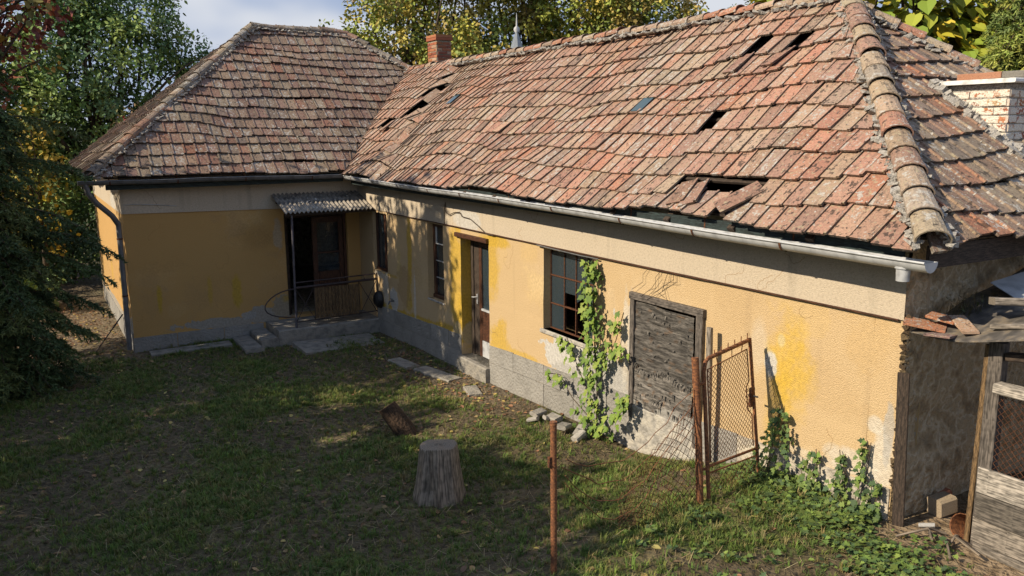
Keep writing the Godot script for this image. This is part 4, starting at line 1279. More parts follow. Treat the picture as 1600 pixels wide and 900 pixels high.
func chimney(called_top: bool, x0: float, x1: float, z0: float, z1: float, ya: float, yb: float, cols: Array, joint: Color, course: float, bl: float) -> Node3D:
	var c := sub(house, "chimney")
	var core := MB.new()
	core.col = joint
	core.box(Vector3((x0 + x1) * 0.5, (ya + yb) * 0.5, (z0 + z1) * 0.5), Vector3(x1 - x0 - 0.016, yb - ya - 0.01, z1 - z0 - 0.016))
	part(c, "core", core, M.mortar)
	var rows := int((yb - ya) / course)
	for r in rows:
		var y := ya + (r + 0.5) * course
		for side in 4:
			var len_ := (x1 - x0) if side % 2 == 0 else (z1 - z0)
			var u := 0.0 if (r + side) % 2 == 0 else -bl * 0.5
			while u < len_ - 0.02:
				var a := maxf(u, 0.0)
				var b := minf(u + bl - 0.012, len_)
				if b - a > 0.03:
					var mid := (a + b) * 0.5
					var out := rf(-0.004, 0.005)
					var mb := MB.new()
					mb.col = vary(pick(cols), 0.15)
					mb.off = Vector2(rf(0, 9), rf(0, 9))
					var sz := Vector3(b - a, course - 0.012, 0.05)
					var at := Vector3.ZERO
					var bs := Basis.IDENTITY
					match side:
						0: at = Vector3(x0 + mid, y, z1 - 0.02 + out)
						2: at = Vector3(x0 + mid, y, z0 + 0.02 - out)
						1:
							at = Vector3(x1 - 0.02 + out, y, z0 + mid)
							bs = Basis(Vector3.UP, PI / 2)
						3:
							at = Vector3(x0 + 0.02 - out, y, z0 + mid)
							bs = Basis(Vector3.UP, PI / 2)
					mb.cbox(at, sz, 0.008, bs, 0.006, rng)
					part(c, "brick", mb, M.brick if called_top else M.washed)
				u += bl
	return c

func build_chimneys() -> void:
	var red := [Color(0.36, 0.12, 0.06), Color(0.42, 0.17, 0.08), Color(0.30, 0.10, 0.06), Color(0.40, 0.14, 0.07), Color(0.46, 0.30, 0.2)]
	var c := chimney(true, -1.78, -1.26, -3.06, -2.66, 4.5, 5.78, red, Color(1.1, 1.0, 0.85), 0.078, 0.25)
	for k in 2: slab(c, "corbel_course", Vector3(-1.80 - k * 0.012, 5.78 + k * 0.07, -3.08), Vector3(-1.24 + k * 0.012, 5.845 + k * 0.07, -2.64 + k * 0.012), M.brick).mesh = recolour(Vector3(0.58, 0.066, 0.46), Vector3(-1.52, 5.813 + k * 0.07, -2.86), red[k])
	var pale := [Color(0.64, 0.60, 0.53), Color(0.60, 0.54, 0.44), Color(0.67, 0.64, 0.59), Color(0.56, 0.48, 0.36), Color(0.66, 0.63, 0.58), Color(0.62, 0.57, 0.49), Color(0.57, 0.52, 0.44), Color(0.46, 0.21, 0.12), Color(0.50, 0.28, 0.18), Color(0.63, 0.60, 0.55)]
	c = chimney(false, 12.64, 13.32, -3.05, -2.10, 3.0, 4.0, red + [Color(0.5, 0.36, 0.22)], Color(1.5, 1.42, 1.3), 0.085, 0.27)
	slab(c, "cap_slab", Vector3(12.55, 4.0, -3.15), Vector3(13.41, 4.045, -2.02), M.white_paint, 0.01)
	for k in 5:
		var mb := MB.new()
		mb.col = vary(pick([Color(0.42, 0.2, 0.12), Color(0.36, 0.17, 0.1), Color(0.22, 0.2, 0.18)]), 0.15)
		mb.cbox(Vector3(12.76 + (k % 3) * 0.25, 4.085, -2.35 - (k / 3) * 0.4), Vector3(0.24, 0.075, 0.2), 0.012, Basis(Vector3.UP, rf(-0.2, 0.2)), 0.008, rng)
		part(c, "loose_brick", mb, M.brick)
	# mortar fillet where it meets the tiles
	var mb := MB.new()
	for k in 90:
		var f := rng.randf()
		mb.col = gray(rf(0.8, 1.5))
		var x := lerpf(12.5, 13.5, f)
		mb.box(Vector3(x, HE + 0.765 * (14.24 - x) + 0.07 + rf(-0.02, 0.03), -2.05 + rf(-0.06, 0.08)), Vector3(rf(0.05, 0.11), rf(0.04, 0.08), rf(0.05, 0.11)), Basis.from_euler(Vector3(rf(-1, 1), rf(-2, 2), rf(-1, 1))), 0.01, rng)
	for k in 60:
		mb.col = gray(rf(0.6, 1.2))
		mb.box(Vector3(13.36 + rf(0, 0.1), HE + 0.765 * (14.24 - 13.36) + 0.03 + rf(-0.03, 0.03), lerpf(-2.1, -3.0, rng.randf())), Vector3(rf(0.05, 0.1), rf(0.04, 0.08), rf(0.05, 0.1)), Basis.from_euler(Vector3(rf(-1, 1), rf(-2, 2), rf(-1, 1))), 0.01, rng)
	kind(part(c, "mortar_fillet", mb, M.mortar), "stuff")

func recolour(size: Vector3, at: Vector3, k: Color) -> ArrayMesh:
	var mb := MB.new()
	mb.col = k
	mb.cbox(at, size, 0.008)
	return mb.mesh()

# ---------------------------------------------------------------- gate, fence and loose things
# diamond wire mesh on a patch between four corners (a b along the foot, d c above them)
func wire_mesh(a: Vector3, b: Vector3, c: Vector3, d: Vector3, cell: float, r: float, bulge := 0.0) -> MB:
	var mb := MB.new()
	var w := (b - a).length()
	var h := ((d - a).length() + (c - b).length()) * 0.5
	var nu := int(w / cell)
	var nv := int(h / cell)
	var nrm := (b - a).cross(d - a).normalized()
	var P := func(i: float, j: float) -> Vector3:
		var u := i / nu
		var v := j / nv
		var q := a.lerp(b, u).lerp(d.lerp(c, u), v)
		return q + nrm * (fine_noise.get_noise_2d(q.y * 2.0 + q.x, q.z * 2.0) * bulge)
	for k in range(-nv, nu + 1):
		for dirn in [1, -1]:
			var path := []
			for j in nv + 1:
				var i: float = k + j if dirn == 1 else k + nv - j
				if i >= 0 and i <= nu: path.append(P.call(i, j))
			if path.size() > 1: mb.tube(path, [r], 3, false)
	return mb

func build_gate() -> void:
	# gate leaf: hung on the post, swung in towards the wall
	var hb := Vector3(12.60, 0.02, 1.10)      # foot on the hinge side
	var foot := Vector3(12.44, -0.06, 0.24)
	var htop := Vector3(12.44, 1.34, 1.08)
	var top := Vector3(12.20, 1.41, 0.22)
	var g := thing("garden_gate", Vector3.ZERO, "rusty chain link garden gate leaning ajar against the ochre wall", "gate")
	var fr := MB.new()
	var cor := htop.lerp(top, 0.10) + Vector3(0, 0.03, 0)
	var low := htop.lerp(hb, 0.06)
	fr.tube([hb, low, low.lerp(cor, 0.5) + Vector3(0, 0.035, 0.01), cor, top], [0.021], 8)
	part(g, "frame", fr, M.rust)
	var st := MB.new()
	st.tube([top + Vector3(0, 0.02, 0), foot], [0.019], 8)
	part(g, "stile", st, M.rust)
	var rl := func(f: float) -> Array: return [hb.lerp(htop, f), foot.lerp(top, f)]
	for f in [0.235, 0.185]:
		var e: Array = rl.call(f)
		bar(g, "bottom_rail", e, 0.014 if f > 0.2 else 0.008, M.rust)
	var a: Vector3 = hb.lerp(htop, 0.26)
	var b: Vector3 = foot.lerp(top, 0.26)
	var inset := (b - a).normalized() * 0.06
	var a2 := a + inset
	var d2: Vector3 = hb.lerp(htop, 0.95) + inset
	var c2: Vector3 = foot.lerp(top, 0.94) - inset
	var b2 := b - inset
	bar(g, "inner_rod", [a2, d2, c2, foot.lerp(top, 0.72) - inset, foot.lerp(top, 0.68) - inset * 2.0, foot.lerp(top, 0.52) - inset * 2.0, foot.lerp(top, 0.48) - inset * 0.8, b2], 0.007, M.rust, 5)
	for f in [0.25, 0.6, 0.85]:
		bar(g, "stud", [d2.lerp(c2, f), htop.lerp(top, f) + Vector3(0, 0.03, 0)], 0.005, M.rust, 4)
	for k in 6:
		var q := htop.lerp(top, 0.22 + k * 0.145)
		bar(g, "spike", [q + Vector3(0, 0.02, 0), q + Vector3(0, 0.085, 0)], 0.006, M.rust, 4)
	kind(part(g, "wire_mesh", wire_mesh(a2, b2, c2, d2, 0.052, 0.003, 0.015), M.rust_dark), "stuff")
	var e2: Array = rl.call(0.03)
	kind(part(g, "wire_mesh", wire_mesh(e2[0], e2[1], rl.call(0.18)[1], rl.call(0.18)[0], 0.06, 0.0024, 0.02), M.rust_dark), "stuff")
	var lk := foot.lerp(top, 0.60)
	var lb := MB.new()
	lb.cbox(lk - inset * 0.55, Vector3(0.035, 0.20, 0.07), 0.006, Basis(Vector3.UP, atan2(inset.x, inset.z)))
	part(g, "lock_box", lb, M.rust_dark)
	bar(g, "handle", [lk - inset * 0.3 + Vector3(-0.07, 0.0, -0.02), lk - inset * 0.3 + Vector3(0.10, 0.03, 0.03)], 0.010, M.zinc_old)
	# hinge post
	var p := thing("gate_post", Vector3(12.52, 0, 1.20), "flaking rusty pipe post the garden gate hangs on", "post")
	var mb := MB.new()
	mb.tube([Vector3(0.08, -0.25, 0.0), Vector3(0.02, 0.6, 0.0), Vector3(-0.07, 1.42, 0.0)], [0.038, 0.035, 0.036], 10)
	part(p, "pipe", mb, M.rust)
	for y in [0.3, 1.15]: bar(p, "hinge", [Vector3(0.03 - y * 0.06, y, 0.0), Vector3(0.06 - y * 0.09, y + 0.01, -0.11)], 0.014, M.rust)
	# old door jamb plank standing behind the post
	mb = MB.new()
	mb.cbox(Vector3(11.55, 0.55, 0.14), Vector3(0.07, 1.7, 0.045), 0.006, Basis(Vector3(0, 0, 1), 0.02), 0.006, rng)
	var pl := part(self, "timber_post", mb, M.wood_grey)
	tag(pl, "narrow weathered timber post standing beside the boarded doorway", "post")
	# fence post at the front
	var f2 := thing("fence_post", Vector3(12.82, -0.02, 3.05), "tall rusty pipe standing alone in the foreground grass", "post")
	mb = MB.new()
	mb.tube([Vector3(0, -0.5, 0), Vector3(0, 0.5, 0.0), Vector3(0.0, 1.26, 0.005)], [0.028], 12, false)
	mb.tube([Vector3(0, 1.23, 0.005), Vector3(0, 1.262, 0.005)], [0.032, 0.031], 12)
	part(f2, "pipe", mb, M.rust)
	mb = MB.new()
	mb.box(Vector3(0.0, 0.92, 0.035), Vector3(0.03, 0.09, 0.035))
	mb.tube([Vector3(-0.03, 0.92, 0.04), Vector3(0.04, 0.90, 0.07)], [0.006], 5)
	part(f2, "wire_clamp", mb, M.rust_dark)
	# slack wire fence between them
	var fn := thing("wire_fence", Vector3.ZERO, "slack rusty chain link fence sagging between the pipe and the gate", "fence")
	var fa := Vector3(12.55, -0.12, 2.15)
	var fb := Vector3(12.56, -0.02, 1.22)
	kind(part(fn, "wire_mesh", wire_mesh(fa, fb, fb + Vector3(-0.05, 1.05, 0), fa + Vector3(0.04, 0.42, 0.1), 0.062, 0.0028, 0.08), M.rust_dark), "stuff")
	for k in 4:
		var s := Vector3(12.87, 0.92 - k * 0.07, 2.98)
		var e := Vector3(12.47, 1.12 - k * 0.12, 1.2)
		var path := []
		for j in 13:
			var t := j / 12.0
			path.append(s.lerp(e, t) + Vector3(rf(-0.03, 0.03), -(0.34 + 0.1 * k) * sin(PI * t) * (1.2 - 0.7 * t) + rf(-0.02, 0.02), rf(-0.02, 0.02)))
		bar(fn, "strand", path, 0.0045, M.rust, 4)

func build_yard_things() -> void:
	# tree stump, cut flat, flaring at the foot
	var gy := -0.62
	var s := thing("tree_stump", Vector3(10.07, gy, 2.81), "pale grey flat-topped tree stump in the middle of the yard", "stump")
	var mb := MB.new()
	var prof := [[0.36, -0.1], [0.30, 0.05], [0.265, 0.22], [0.235, 0.45], [0.215, 0.64], [0.210, 0.692], [0.204, 0.70]]
	var segs := 26
	var wob := noise(5, 1.0, 3)
	var P := func(i: int, k: int) -> Vector3:
		var an := TAU * (k % segs) / segs
		var flare := 1.0 + 0.18 * wob.get_noise_2d(cos(an) * 1.6, sin(an) * 1.6) * (2.2 - i * 0.25)
		var crack := 1.0 - (0.28 - 0.05 * i if i < 5 and absf(wrapf(an - 0.75 - i * 0.05, -PI, PI)) < 0.13 else 0.0)
		return Vector3(cos(an) * prof[i][0] * flare * crack * 0.92, prof[i][1] + 0.012 * sin(an * 3.0), sin(an) * prof[i][0] * flare * crack)
	for i in prof.size() - 1:
		for k in segs:
			mb.quad(P.call(i, k + 1), P.call(i, k), P.call(i + 1, k), P.call(i + 1, k + 1), Vector2((k + 1) * 0.07, prof[i][1]), Vector2(k * 0.07, prof[i][1]), Vector2(k * 0.07, prof[i + 1][1]), Vector2((k + 1) * 0.07, prof[i + 1][1]))
	part(s, "trunk", mb, M.stump)
	mb = MB.new()
	mb.col = Color(1.25, 1.2, 1.15)
	for k in segs:
		var a: Vector3 = P.call(6, k)
		var b: Vector3 = P.call(6, k + 1)
		for r in 4:
			var f0 := r / 4.0
			var f1 := (r + 1) / 4.0
			mb.col = gray(1.15 + 0.18 * (r % 2)) 
			mb.quad(b * Vector3(f1, 1, f1), a * Vector3(f1, 1, f1), a * Vector3(f0, 1, f0), b * Vector3(f0, 1, f0))
	part(s, "cut_face", mb, M.stump)
	# short dark log leaning
	s = thing("leaning_log", Vector3(7.75, -0.66, 2.33), "short dark sawn log tilted in the grass behind the stump", "log")
	mb = MB.new()
	mb.tube([Vector3(0.16, -0.12, -0.12), Vector3(0.06, 0.12, -0.03), Vector3(-0.1, 0.42, 0.14)], [0.17, 0.15, 0.135], 14, false)
	mb.col = Color(0.35, 0.3, 0.28)
	for k in mb.c.size(): mb.c[k] = Color(0.62, 0.52, 0.46)
	part(s, "trunk", mb, M.bark)
	mb = MB.new()
	mb.tube([Vector3(-0.099, 0.418, 0.139), Vector3(-0.104, 0.428, 0.144)], [0.133, 0.13], 14)
	mb.col = Color(1, 0.7, 0.5)
	for k in mb.c.size(): mb.c[k] = Color(1.3, 0.75, 0.5)
	part(s, "cut_face", mb, M.bark)
	# iron bar against the end wall
	var o := bar(self, "iron_bar", [Vector3(-0.35, -0.82, 5.62), Vector3(-0.1, -0.05, 5.08)], 0.014, M.iron)
	tag(o, "thin dark iron bar leaning on the wall behind the downpipe", "bar")
	# slabs of concrete sunk along the foot of the house
	for k: Array in [[5.2, 0.55, 1.0, 0.3, 0.2, "pale concrete slab sunk in the grass before the brown door"], [4.15, 0.75, 0.75, 0.28, 0.1, "worn concrete slab sunk in bare soil by the narrow window"], [1.75, 1.2, 1.0, 1.7, 0.0, "low concrete slab lying in front of the porch"], [0.42, 3.9, 0.35, 1.6, 0.0, "narrow concrete strip along the foot of the shaded wall"], [6.5, 0.5, 0.5, 0.24, -0.3, "small broken concrete slab right of the brown door step"]]:
		mb = MB.new()
		mb.cbox(Vector3(k[0], ground_y(k[0], k[1]) + 0.0, k[1]), Vector3(k[2], 0.10, k[3]), 0.015, Basis(Vector3.UP, k[4]), 0.02, rng)
		o = part(self, "concrete_slab", mb, M.concrete)
		tag(o, k[5], "slab")
	# heap of plaster fallen under the steel window
	for k in 9:
		mb = MB.new()
		mb.col = gray(rf(0.6, 0.95))
		var at := Vector3(8.75 + rf(-0.45, 0.75), -0.52 + rf(0.0, 0.07), 0.36 + rf(-0.2, 0.25))
		mb.cbox(at, Vector3(rf(0.10, 0.24), rf(0.04, 0.08), rf(0.08, 0.17)), 0.015, Basis.from_euler(Vector3(rf(-0.4, 0.4), rf(0, 3), rf(-0.4, 0.4))), 0.03, rng)
		o = part(self, "plaster_lump", mb, M.plaster)
		tag(o, "pale lump of fallen plaster in the heap below the vine", "rubble", "lumps of plaster below the vine")
	# board leaning at the near corner
	mb = MB.new()
	mb.cbox(Vector3(13.87, 0.63, 0.03), Vector3(0.10, 1.62, 0.035), 0.006, Basis.from_euler(Vector3(0.02, 0.5, 0.035)), 0.006, rng)
	o = part(self, "corner_board", mb, M.wood_dark)
	tag(o, "tall dark plank leaning upright at the near corner of the house", "plank")
	# stones and bricks on the bare earth beside it
	var stones := [[13.95, -0.56, 0.20, 0.17, 0.17, Color(0.36, 0.29, 0.2), "block of pale stone lying by the end wall", "stone_block"], [13.86, -0.72, 0.16, 0.13, 0.1, Color(0.4, 0.16, 0.09), "reddish brick standing beside the pale stone block", "brick"], [14.2, -0.72, 0.15, 0.13, 0.12, Color(0.3, 0.17, 0.11), "brown broken brick right of the pale stone block", "brick"], [14.05, -0.15, 0.14, 0.03, 0.05, Color(0.38, 0.38, 0.37), "small pale tin strip on the earth by the ivy", "tin_strip"]]
	for k: Array in stones:
		mb = MB.new()
		mb.col = k[5]
		mb.cbox(Vector3(k[0], ground_y(k[0], k[1]) + k[3] * 0.45 + 0.02, k[1]), Vector3(k[2], k[3], k[4]), 0.02, Basis.from_euler(Vector3(rf(-0.3, 0.3), rf(0, 2), rf(-0.2, 0.2))), 0.02, rng)
		o = part(self, k[7], mb, M.brick)
		tag(o, k[6], "stone" if k[7] == "stone_block" else ("brick" if k[7] == "brick" else "scrap"))
	# rusty bucket lying on its side
	mb = MB.new()
	var bx := Basis.from_euler(Vector3(1.2, 0.4, 0.5))
	for k in 14:
		var a0 := TAU * k / 14.0
		var a1 := TAU * (k + 1) / 14.0
		for e: Array in [[0.075, 0.0, 0.105, 0.2], [0.105, 0.2, 0.112, 0.205], [0.0, 0.0, 0.075, 0.0]]:
			var w := func(an: float, r: float, y: float) -> Vector3: return Vector3(14.33, 0.08, -0.35) + bx * Vector3(cos(an) * r, y - 0.1, sin(an) * r)
			mb.quad(w.call(a1, e[0], e[1]), w.call(a0, e[0], e[1]), w.call(a0, e[2], e[3]), w.call(a1, e[2], e[3]))
	o = part(self, "rusty_bucket", mb, M.rust)
	tag(o, "small rusty bucket tipped over beside the grey planks", "bucket")
	for k in 5:
		var at := Vector3(14.2 + rf(-0.1, 0.3), 0.02, -0.15 + rf(-0.2, 0.15))
		o = bar(self, "dead_root", [at, at + Vector3(rf(-0.1, 0.1), rf(0.04, 0.09), rf(0.05, 0.15)), at + Vector3(rf(-0.2, 0.2), rf(0.0, 0.1), rf(0.15, 0.35))], 0.012, M.stump, 5)
		tag(o, "dry crooked root lying by the rusty bucket", "root", "dry roots by the bucket")
	mb = MB.new()
	mb.cbox(Vector3(14.0, 0.2, -0.98), Vector3(0.03, 0.55, 0.03), 0.004, Basis(Vector3(0, 0, 1), 0.12))
	o = part(self, "stake", mb, M.wood_slat)
	tag(o, "thin wooden stake leaning on the clay end wall", "stake")

func shed_roof(x: float, z: float) -> float:
	return 1.80 + 0.16 * (x - 13.9) - 0.26 * z + big_noise.get_noise_2d(x * 26.0, z * 26.0) * 0.05

func build_shed() -> void:
	var sh := thing("lean_to_shed", Vector3.ZERO, "low lean-to shed of grey planks and tin against the end wall", "shed")
	# tin roof sheets
	for k in 3:
		var mb := MB.new()
		var x0 := 13.86 + k * 0.95
		var x1 := x0 + 1.0
		var n := 10
		for i in n:
			for j in n:
				var q := func(a: int, b: int) -> Vector3:
					var xx := lerpf(x0, x1, a / float(n))
					var zz := lerpf(0.03 + 0.02 * sin(xx * 9.0), -2.2, b / float(n))
					return Vector3(xx, shed_roof(xx, zz) + 0.008 * k, zz)
				var dn := Vector3(0, 0.012, 0)
				mb.quad(q.call(i, j), q.call(i + 1, j), q.call(i + 1, j + 1), q.call(i, j + 1))
				mb.quad(q.call(i, j + 1) - dn, q.call(i + 1, j + 1) - dn, q.call(i + 1, j) - dn, q.call(i, j) - dn)
				if j == 0: mb.quad(q.call(i, 0) - dn, q.call(i + 1, 0) - dn, q.call(i + 1, 0), q.call(i, 0))
		part(sh, "roof_sheet", mb, M.tin)
	var z := -0.2
	var mb2: MB
	for x in [14.49, 16.3]:
		mb2 = MB.new()
		mb2.off = Vector2(rf(0, 5), rf(0, 5))
		mb2.cbox(Vector3(x, 0.82, z - 0.06), Vector3(0.12, 2.0, 0.11), 0.01, Basis.IDENTITY, 0.008, rng)
		part(sh, "post", mb2, M.wood_weathered)
	mb2 = MB.new()
	mb2.cbox(Vector3(14.405, 0.84, z - 0.03), Vector3(0.045, 1.9, 0.04), 0.004, Basis(Vector3(0, 0, 1), -0.012), 0.004, rng)
	part(sh, "batten", mb2, M.wood_slat)
	mb2 = MB.new()
	mb2.cbox(Vector3(15.55, 1.86, z - 0.06), Vector3(2.0, 0.07, 0.08), 0.01, Basis(Vector3(0, 0, 1), 0.15))
	part(sh, "beam", mb2, M.wood_dark)
	mb2 = MB.new()
	mb2.cbox(Vector3(15.45, 1.47, z + 0.03), Vector3(1.8, 0.085, 0.13), 0.012, Basis.IDENTITY, 0.01, rng)
	part(sh, "rail", mb2, M.wood_pale)
	kind(part(sh, "wire_mesh", wire_mesh(Vector3(14.56, 0.62, z + 0.0), Vector3(16.2, 0.62, z + 0.0), Vector3(16.2, 1.44, z + 0.0), Vector3(14.56, 1.44, z + 0.0), 0.055, 0.003, 0.02), M.rust_dark), "stuff")
	var tones := [0.95, 0.5, 1.0, 0.85]
	for k in 4:
		mb2 = MB.new()
		mb2.off = Vector2(rf(0, 5), rf(0, 5))
		mb2.col = gray(tones[k])
		mb2.cbox(Vector3(15.45 + 0.02 * (k % 2), 0.64 - k * 0.235, z + 0.03 + 0.010 * (k % 2)), Vector3(1.96, 0.225, 0.035), 0.006, Basis(Vector3(0, 0, 1), 0.01 - 0.008 * k), 0.006, rng)
		part(sh, "plank", mb2, M.wood_pale if k == 0 else M.wood_grey)
	for q: Array in [[14.75, -0.7, 0.03], [15.1, -0.9, -0.05]]:
		mb2 = MB.new()
		mb2.cbox(Vector3(q[0], 0.75, q[1]), Vector3(0.05, 1.6, 0.05), 0.006, Basis(Vector3(1, 0, 0), q[2]))
		part(sh, "inner_stake", mb2, M.wood_slat)
	mb2 = MB.new()
	mb2.cbox(Vector3(15.2, 0.8, -2.3), Vector3(2.6, 2.2, 0.06), 0.01)
	part(sh, "back_boarding", mb2, M.wood_dark)
	# what lies on its roof
	var bits := [[13.95, 1.88, -0.05, 0.30, 0.20, 0.5, Color(0.45, 0.2, 0.11), "orange clay tile lying at the house corner on the tin roof", 0.12], [14.22, 1.925, -0.16, 0.36, 0.13, -0.75, Color(0.46, 0.3, 0.2), "long narrow shard of orange tile pointing along the tin roof", 0.05], [14.17, 1.84, 0.04, 0.2, 0.19, 0.2, Color(0.24, 0.15, 0.14), "dark broken tile hanging over the edge of the tin roof", -0.1], [14.03, 1.96, -0.16, 0.22, 0.16, 0.2, Color(0.4, 0.17, 0.09), "reddish piece of tile wedged against the end wall", 0.1]]
	for b: Array in bits:
		var mb := MB.new()
		mb.col = b[6]
		var bs := Basis.from_euler(Vector3(b[8], b[5], -0.12))
		var c := Vector3(b[0], b[1], b[2])
		mb.cbox(c, Vector3(b[3], 0.022, b[4]), 0.004, bs, 0.02, rng)
		var o := part(self, "broken_tile", mb, M.tile)
		tag(o, b[7], "tile")
	var m2 := MB.new()
	var s0 := Vector3(14.05, 2.20, -0.80)
	m2.quad(s0, s0 + Vector3(0.42, -0.14, 0.12), s0 + Vector3(0.5, -0.02, -1.3), s0 + Vector3(0.0, 0.12, -1.3))
	m2.quad(s0 - Vector3(0, 0.006, 0), s0 + Vector3(0.0, 0.114, -1.3), s0 + Vector3(0.5, -0.026, -1.3), s0 + Vector3(0.42, -0.146, 0.12))
	var sheet := part(self, "metal_sheet", m2, M.zinc)
	tag(sheet, "light grey metal sheet lying tilted on the shed roof", "sheet")
	for k: Array in [[14.70, 2.14, -0.56, 0.9, 0.17, 0.75, "thick weathered grey plank lying across the shed roof", 0.06], [14.62, 1.985, -0.16, 0.07, 0.34, 0.0, "short grey board near the edge of the shed roof", 0.04]]:
		var mb := MB.new()
		mb.cbox(Vector3(k[0], k[1], k[2]), Vector3(k[4], k[7], k[3]), 0.01, Basis.from_euler(Vector3(0.0, -k[5], 0.14)), 0.012, rng)
		var o := part(self, "weathered_plank", mb, M.wood_grey)
		tag(o, k[6], "plank")
	# dry weeds between shed roof and wall
	var w := MB.new()
	for k in 120:
		var a := Vector3(13.9 + rf(0, 0.25), 1.95, rf(-0.9, -0.3))
		var up := Vector3(rf(-0.1, 0.12), rf(0.05, 0.26), rf(-0.08, 0.08))
		w.col = pick([Color(0.12, 0.12, 0.05), Color(0.2, 0.16, 0.08), Color(0.08, 0.1, 0.04)])
		w.tri(a, a + up, a + Vector3(0.012, 0, 0.012))
		w.leaf(a + up * 0.6, Vector3(rf(-1, 1), rf(-0.5, 0.6), rf(-1, 1)).normalized(), Vector3.UP, rf(0.03, 0.06), [Vector2(0.4, 0.18)])
	var wd := part(self, "dry_weed", w, M.leaf)
	tag(wd, "dry weeds growing along the end wall above the tin roof", "weed")

func build_turret() -> void:
	var t := thing("roof_turret", Vector3(-6.7, 0, -8.2), "small grey zinc spire with a finial behind the long ridge", "spire")
	var mb := MB.new()
	mb.cbox(Vector3(0, 2.4, 0), Vector3(0.7, 6.6, 0.7), 0.02)
	part(t, "tower", mb, M.plaster)
	mb = MB.new()
	var pr := [[0.52, 5.60], [0.42, 5.78], [0.30, 6.05], [0.19, 6.35], [0.08, 6.68], [0.04, 6.78]]
	for i in pr.size() - 1:
		for k in 8:
			var a0 := TAU * (k + 0.5) / 8.0
			var a1 := TAU * (k + 1.5) / 8.0
			mb.quad(Vector3(cos(a1) * pr[i][0], pr[i][1], sin(a1) * pr[i][0]), Vector3(cos(a0) * pr[i][0], pr[i][1], sin(a0) * pr[i][0]), Vector3(cos(a0) * pr[i + 1][0], pr[i + 1][1], sin(a0) * pr[i + 1][0]), Vector3(cos(a1) * pr[i + 1][0], pr[i + 1][1], sin(a1) * pr[i + 1][0]))
	part(t, "spire", mb, M.slate)
	mb = MB.new()
	mb.tube([Vector3(0, 6.75, 0), Vector3(0, 6.80, 0), Vector3(0, 6.86, 0), Vector3(0, 6.92, 0), Vector3(0, 6.97, 0), Vector3(0, 7.1, 0), Vector3(0, 7.38, 0)], [0.03, 0.09, 0.11, 0.09, 0.03, 0.028, 0.008], 10)
	part(t, "finial", mb, M.zinc)

# ---------------------------------------------------------------- plants
const LANCE := [Vector2(0.3, 0.26), Vector2(0.65, 0.2)]
const OVAL := [Vector2(0.2, 0.3), Vector2(0.55, 0.36), Vector2(0.85, 0.2)]
const HEART := [Vector2(-0.08, 0.22), Vector2(0.1, 0.42), Vector2(0.4, 0.42), Vector2(0.72, 0.2)]
const LOBED := [Vector2(-0.05, 0.2), Vector2(0.12, 0.5), Vector2(0.3, 0.24), Vector2(0.5, 0.42), Vector2(0.66, 0.18)]

func rdir() -> Vector3:
	var z := rf(-1, 1)
	var a := rf(0, TAU)
	var r := sqrt(1.0 - z * z)
	return Vector3(cos(a) * r, z, sin(a) * r)

# a crown: clumps spread through lobes (centre, radii), leaves round each clump; all in the tree's own axes
func crown_into(mb: MB, lobes: Array, clumps: int, per: int, spread: float, size: float, cols: Array, outline: Array, hang := 0.3, flat := 1.0) -> Array:
	var centres := []
	var vol := 0.0
	for l: Array in lobes: vol += pow((l[1] as Vector3).x * (l[1] as Vector3).y * (l[1] as Vector3).z, 0.75)
	for l: Array in lobes:
		var rad: Vector3 = l[1]
		var m := int(ceil(clumps * pow(rad.x * rad.y * rad.z, 0.75) / vol))
		for k in m:
			var dir := rdir()
			var r := pow(rng.randf(), 0.45) * (1.0 + 0.18 * fine_noise.get_noise_3d(dir.x * 3.0, dir.y * 3.0, dir.z * 3.0))
			var c: Vector3 = l[0] + dir * rad * r
			centres.append(c)
			var tone: Color = pick(cols)
			var sp := spread * rf(0.6, 1.35)
			for j in int(per * rf(0.6, 1.4)):
				var o := rdir() * sp * pow(rng.randf(), 0.5)
				o.y *= flat
				var along := (o.normalized() * 0.6 + rdir() * 0.8 + Vector3(0, -hang, 0)).normalized()
				var face := (Vector3.UP * 0.9 + rdir() * 0.9 + dir * 0.5).normalized()
				if absf(along.dot(face)) > 0.95: face = along.cross(Vector3(0.3, 0.2, 0.9)).normalized()
				face = along.cross(face).cross(along).normalized()
				mb.col = vary(tone, 0.3)
				mb.leaf(c + o, along, face, size * rf(0.6, 1.25), outline)
	return centres

func limb(mb: MB, a: Vector3, b: Vector3, r0: float, r1: float, bend := 0.15) -> void:
	var path := []
	var rad := []
	var w := rdir() * (b - a).length() * bend
	for k in 6:
		var t := k / 5.0
		path.append(a.lerp(b, t) + w * sin(t * PI) + Vector3(0, 0.08, 0) * sin(t * PI) * (b - a).length())
		rad.append(lerpf(r0, r1, t))
	mb.tube(path, rad, 6, false)

func tree(called: String, label: String, group: String, at: Vector3, h: float, r: float, lobes: Array, clumps: int, per: int, spread: float, size: float, cols: Array, outline: Array, limbs: int, hang := 0.3, bark_col := Color(1, 1, 1)) -> Node3D:
	var t := thing(called, at, label, "shrub" if called.ends_with("shrub") else "tree", group)
	var cm := MB.new()
	var cs := crown_into(cm, lobes, clumps, per, spread, size, cols, outline, hang)
	var tm := MB.new()
	tm.col = bark_col
	var fork := Vector3(0, h, 0)
	tm.tube([Vector3(0, -0.4, 0), Vector3(rf(-0.1, 0.1), h * 0.5, rf(-0.1, 0.1)), fork, fork + Vector3(rf(-0.2, 0.2), h * 0.5, rf(-0.2, 0.2))], [r * 1.3, r, r * 0.8, r * 0.4], 9)
	for k in limbs:
		var e: Vector3 = cs[rng.randi() % cs.size()]
		limb(tm, Vector3(0, rf(h * 0.6, h * 1.2), 0), e, r * 0.32, 0.012)
	part(t, "trunk", tm, M.bark)
	kind(part(t, "crown", cm, M.leaf), "stuff")
	return t

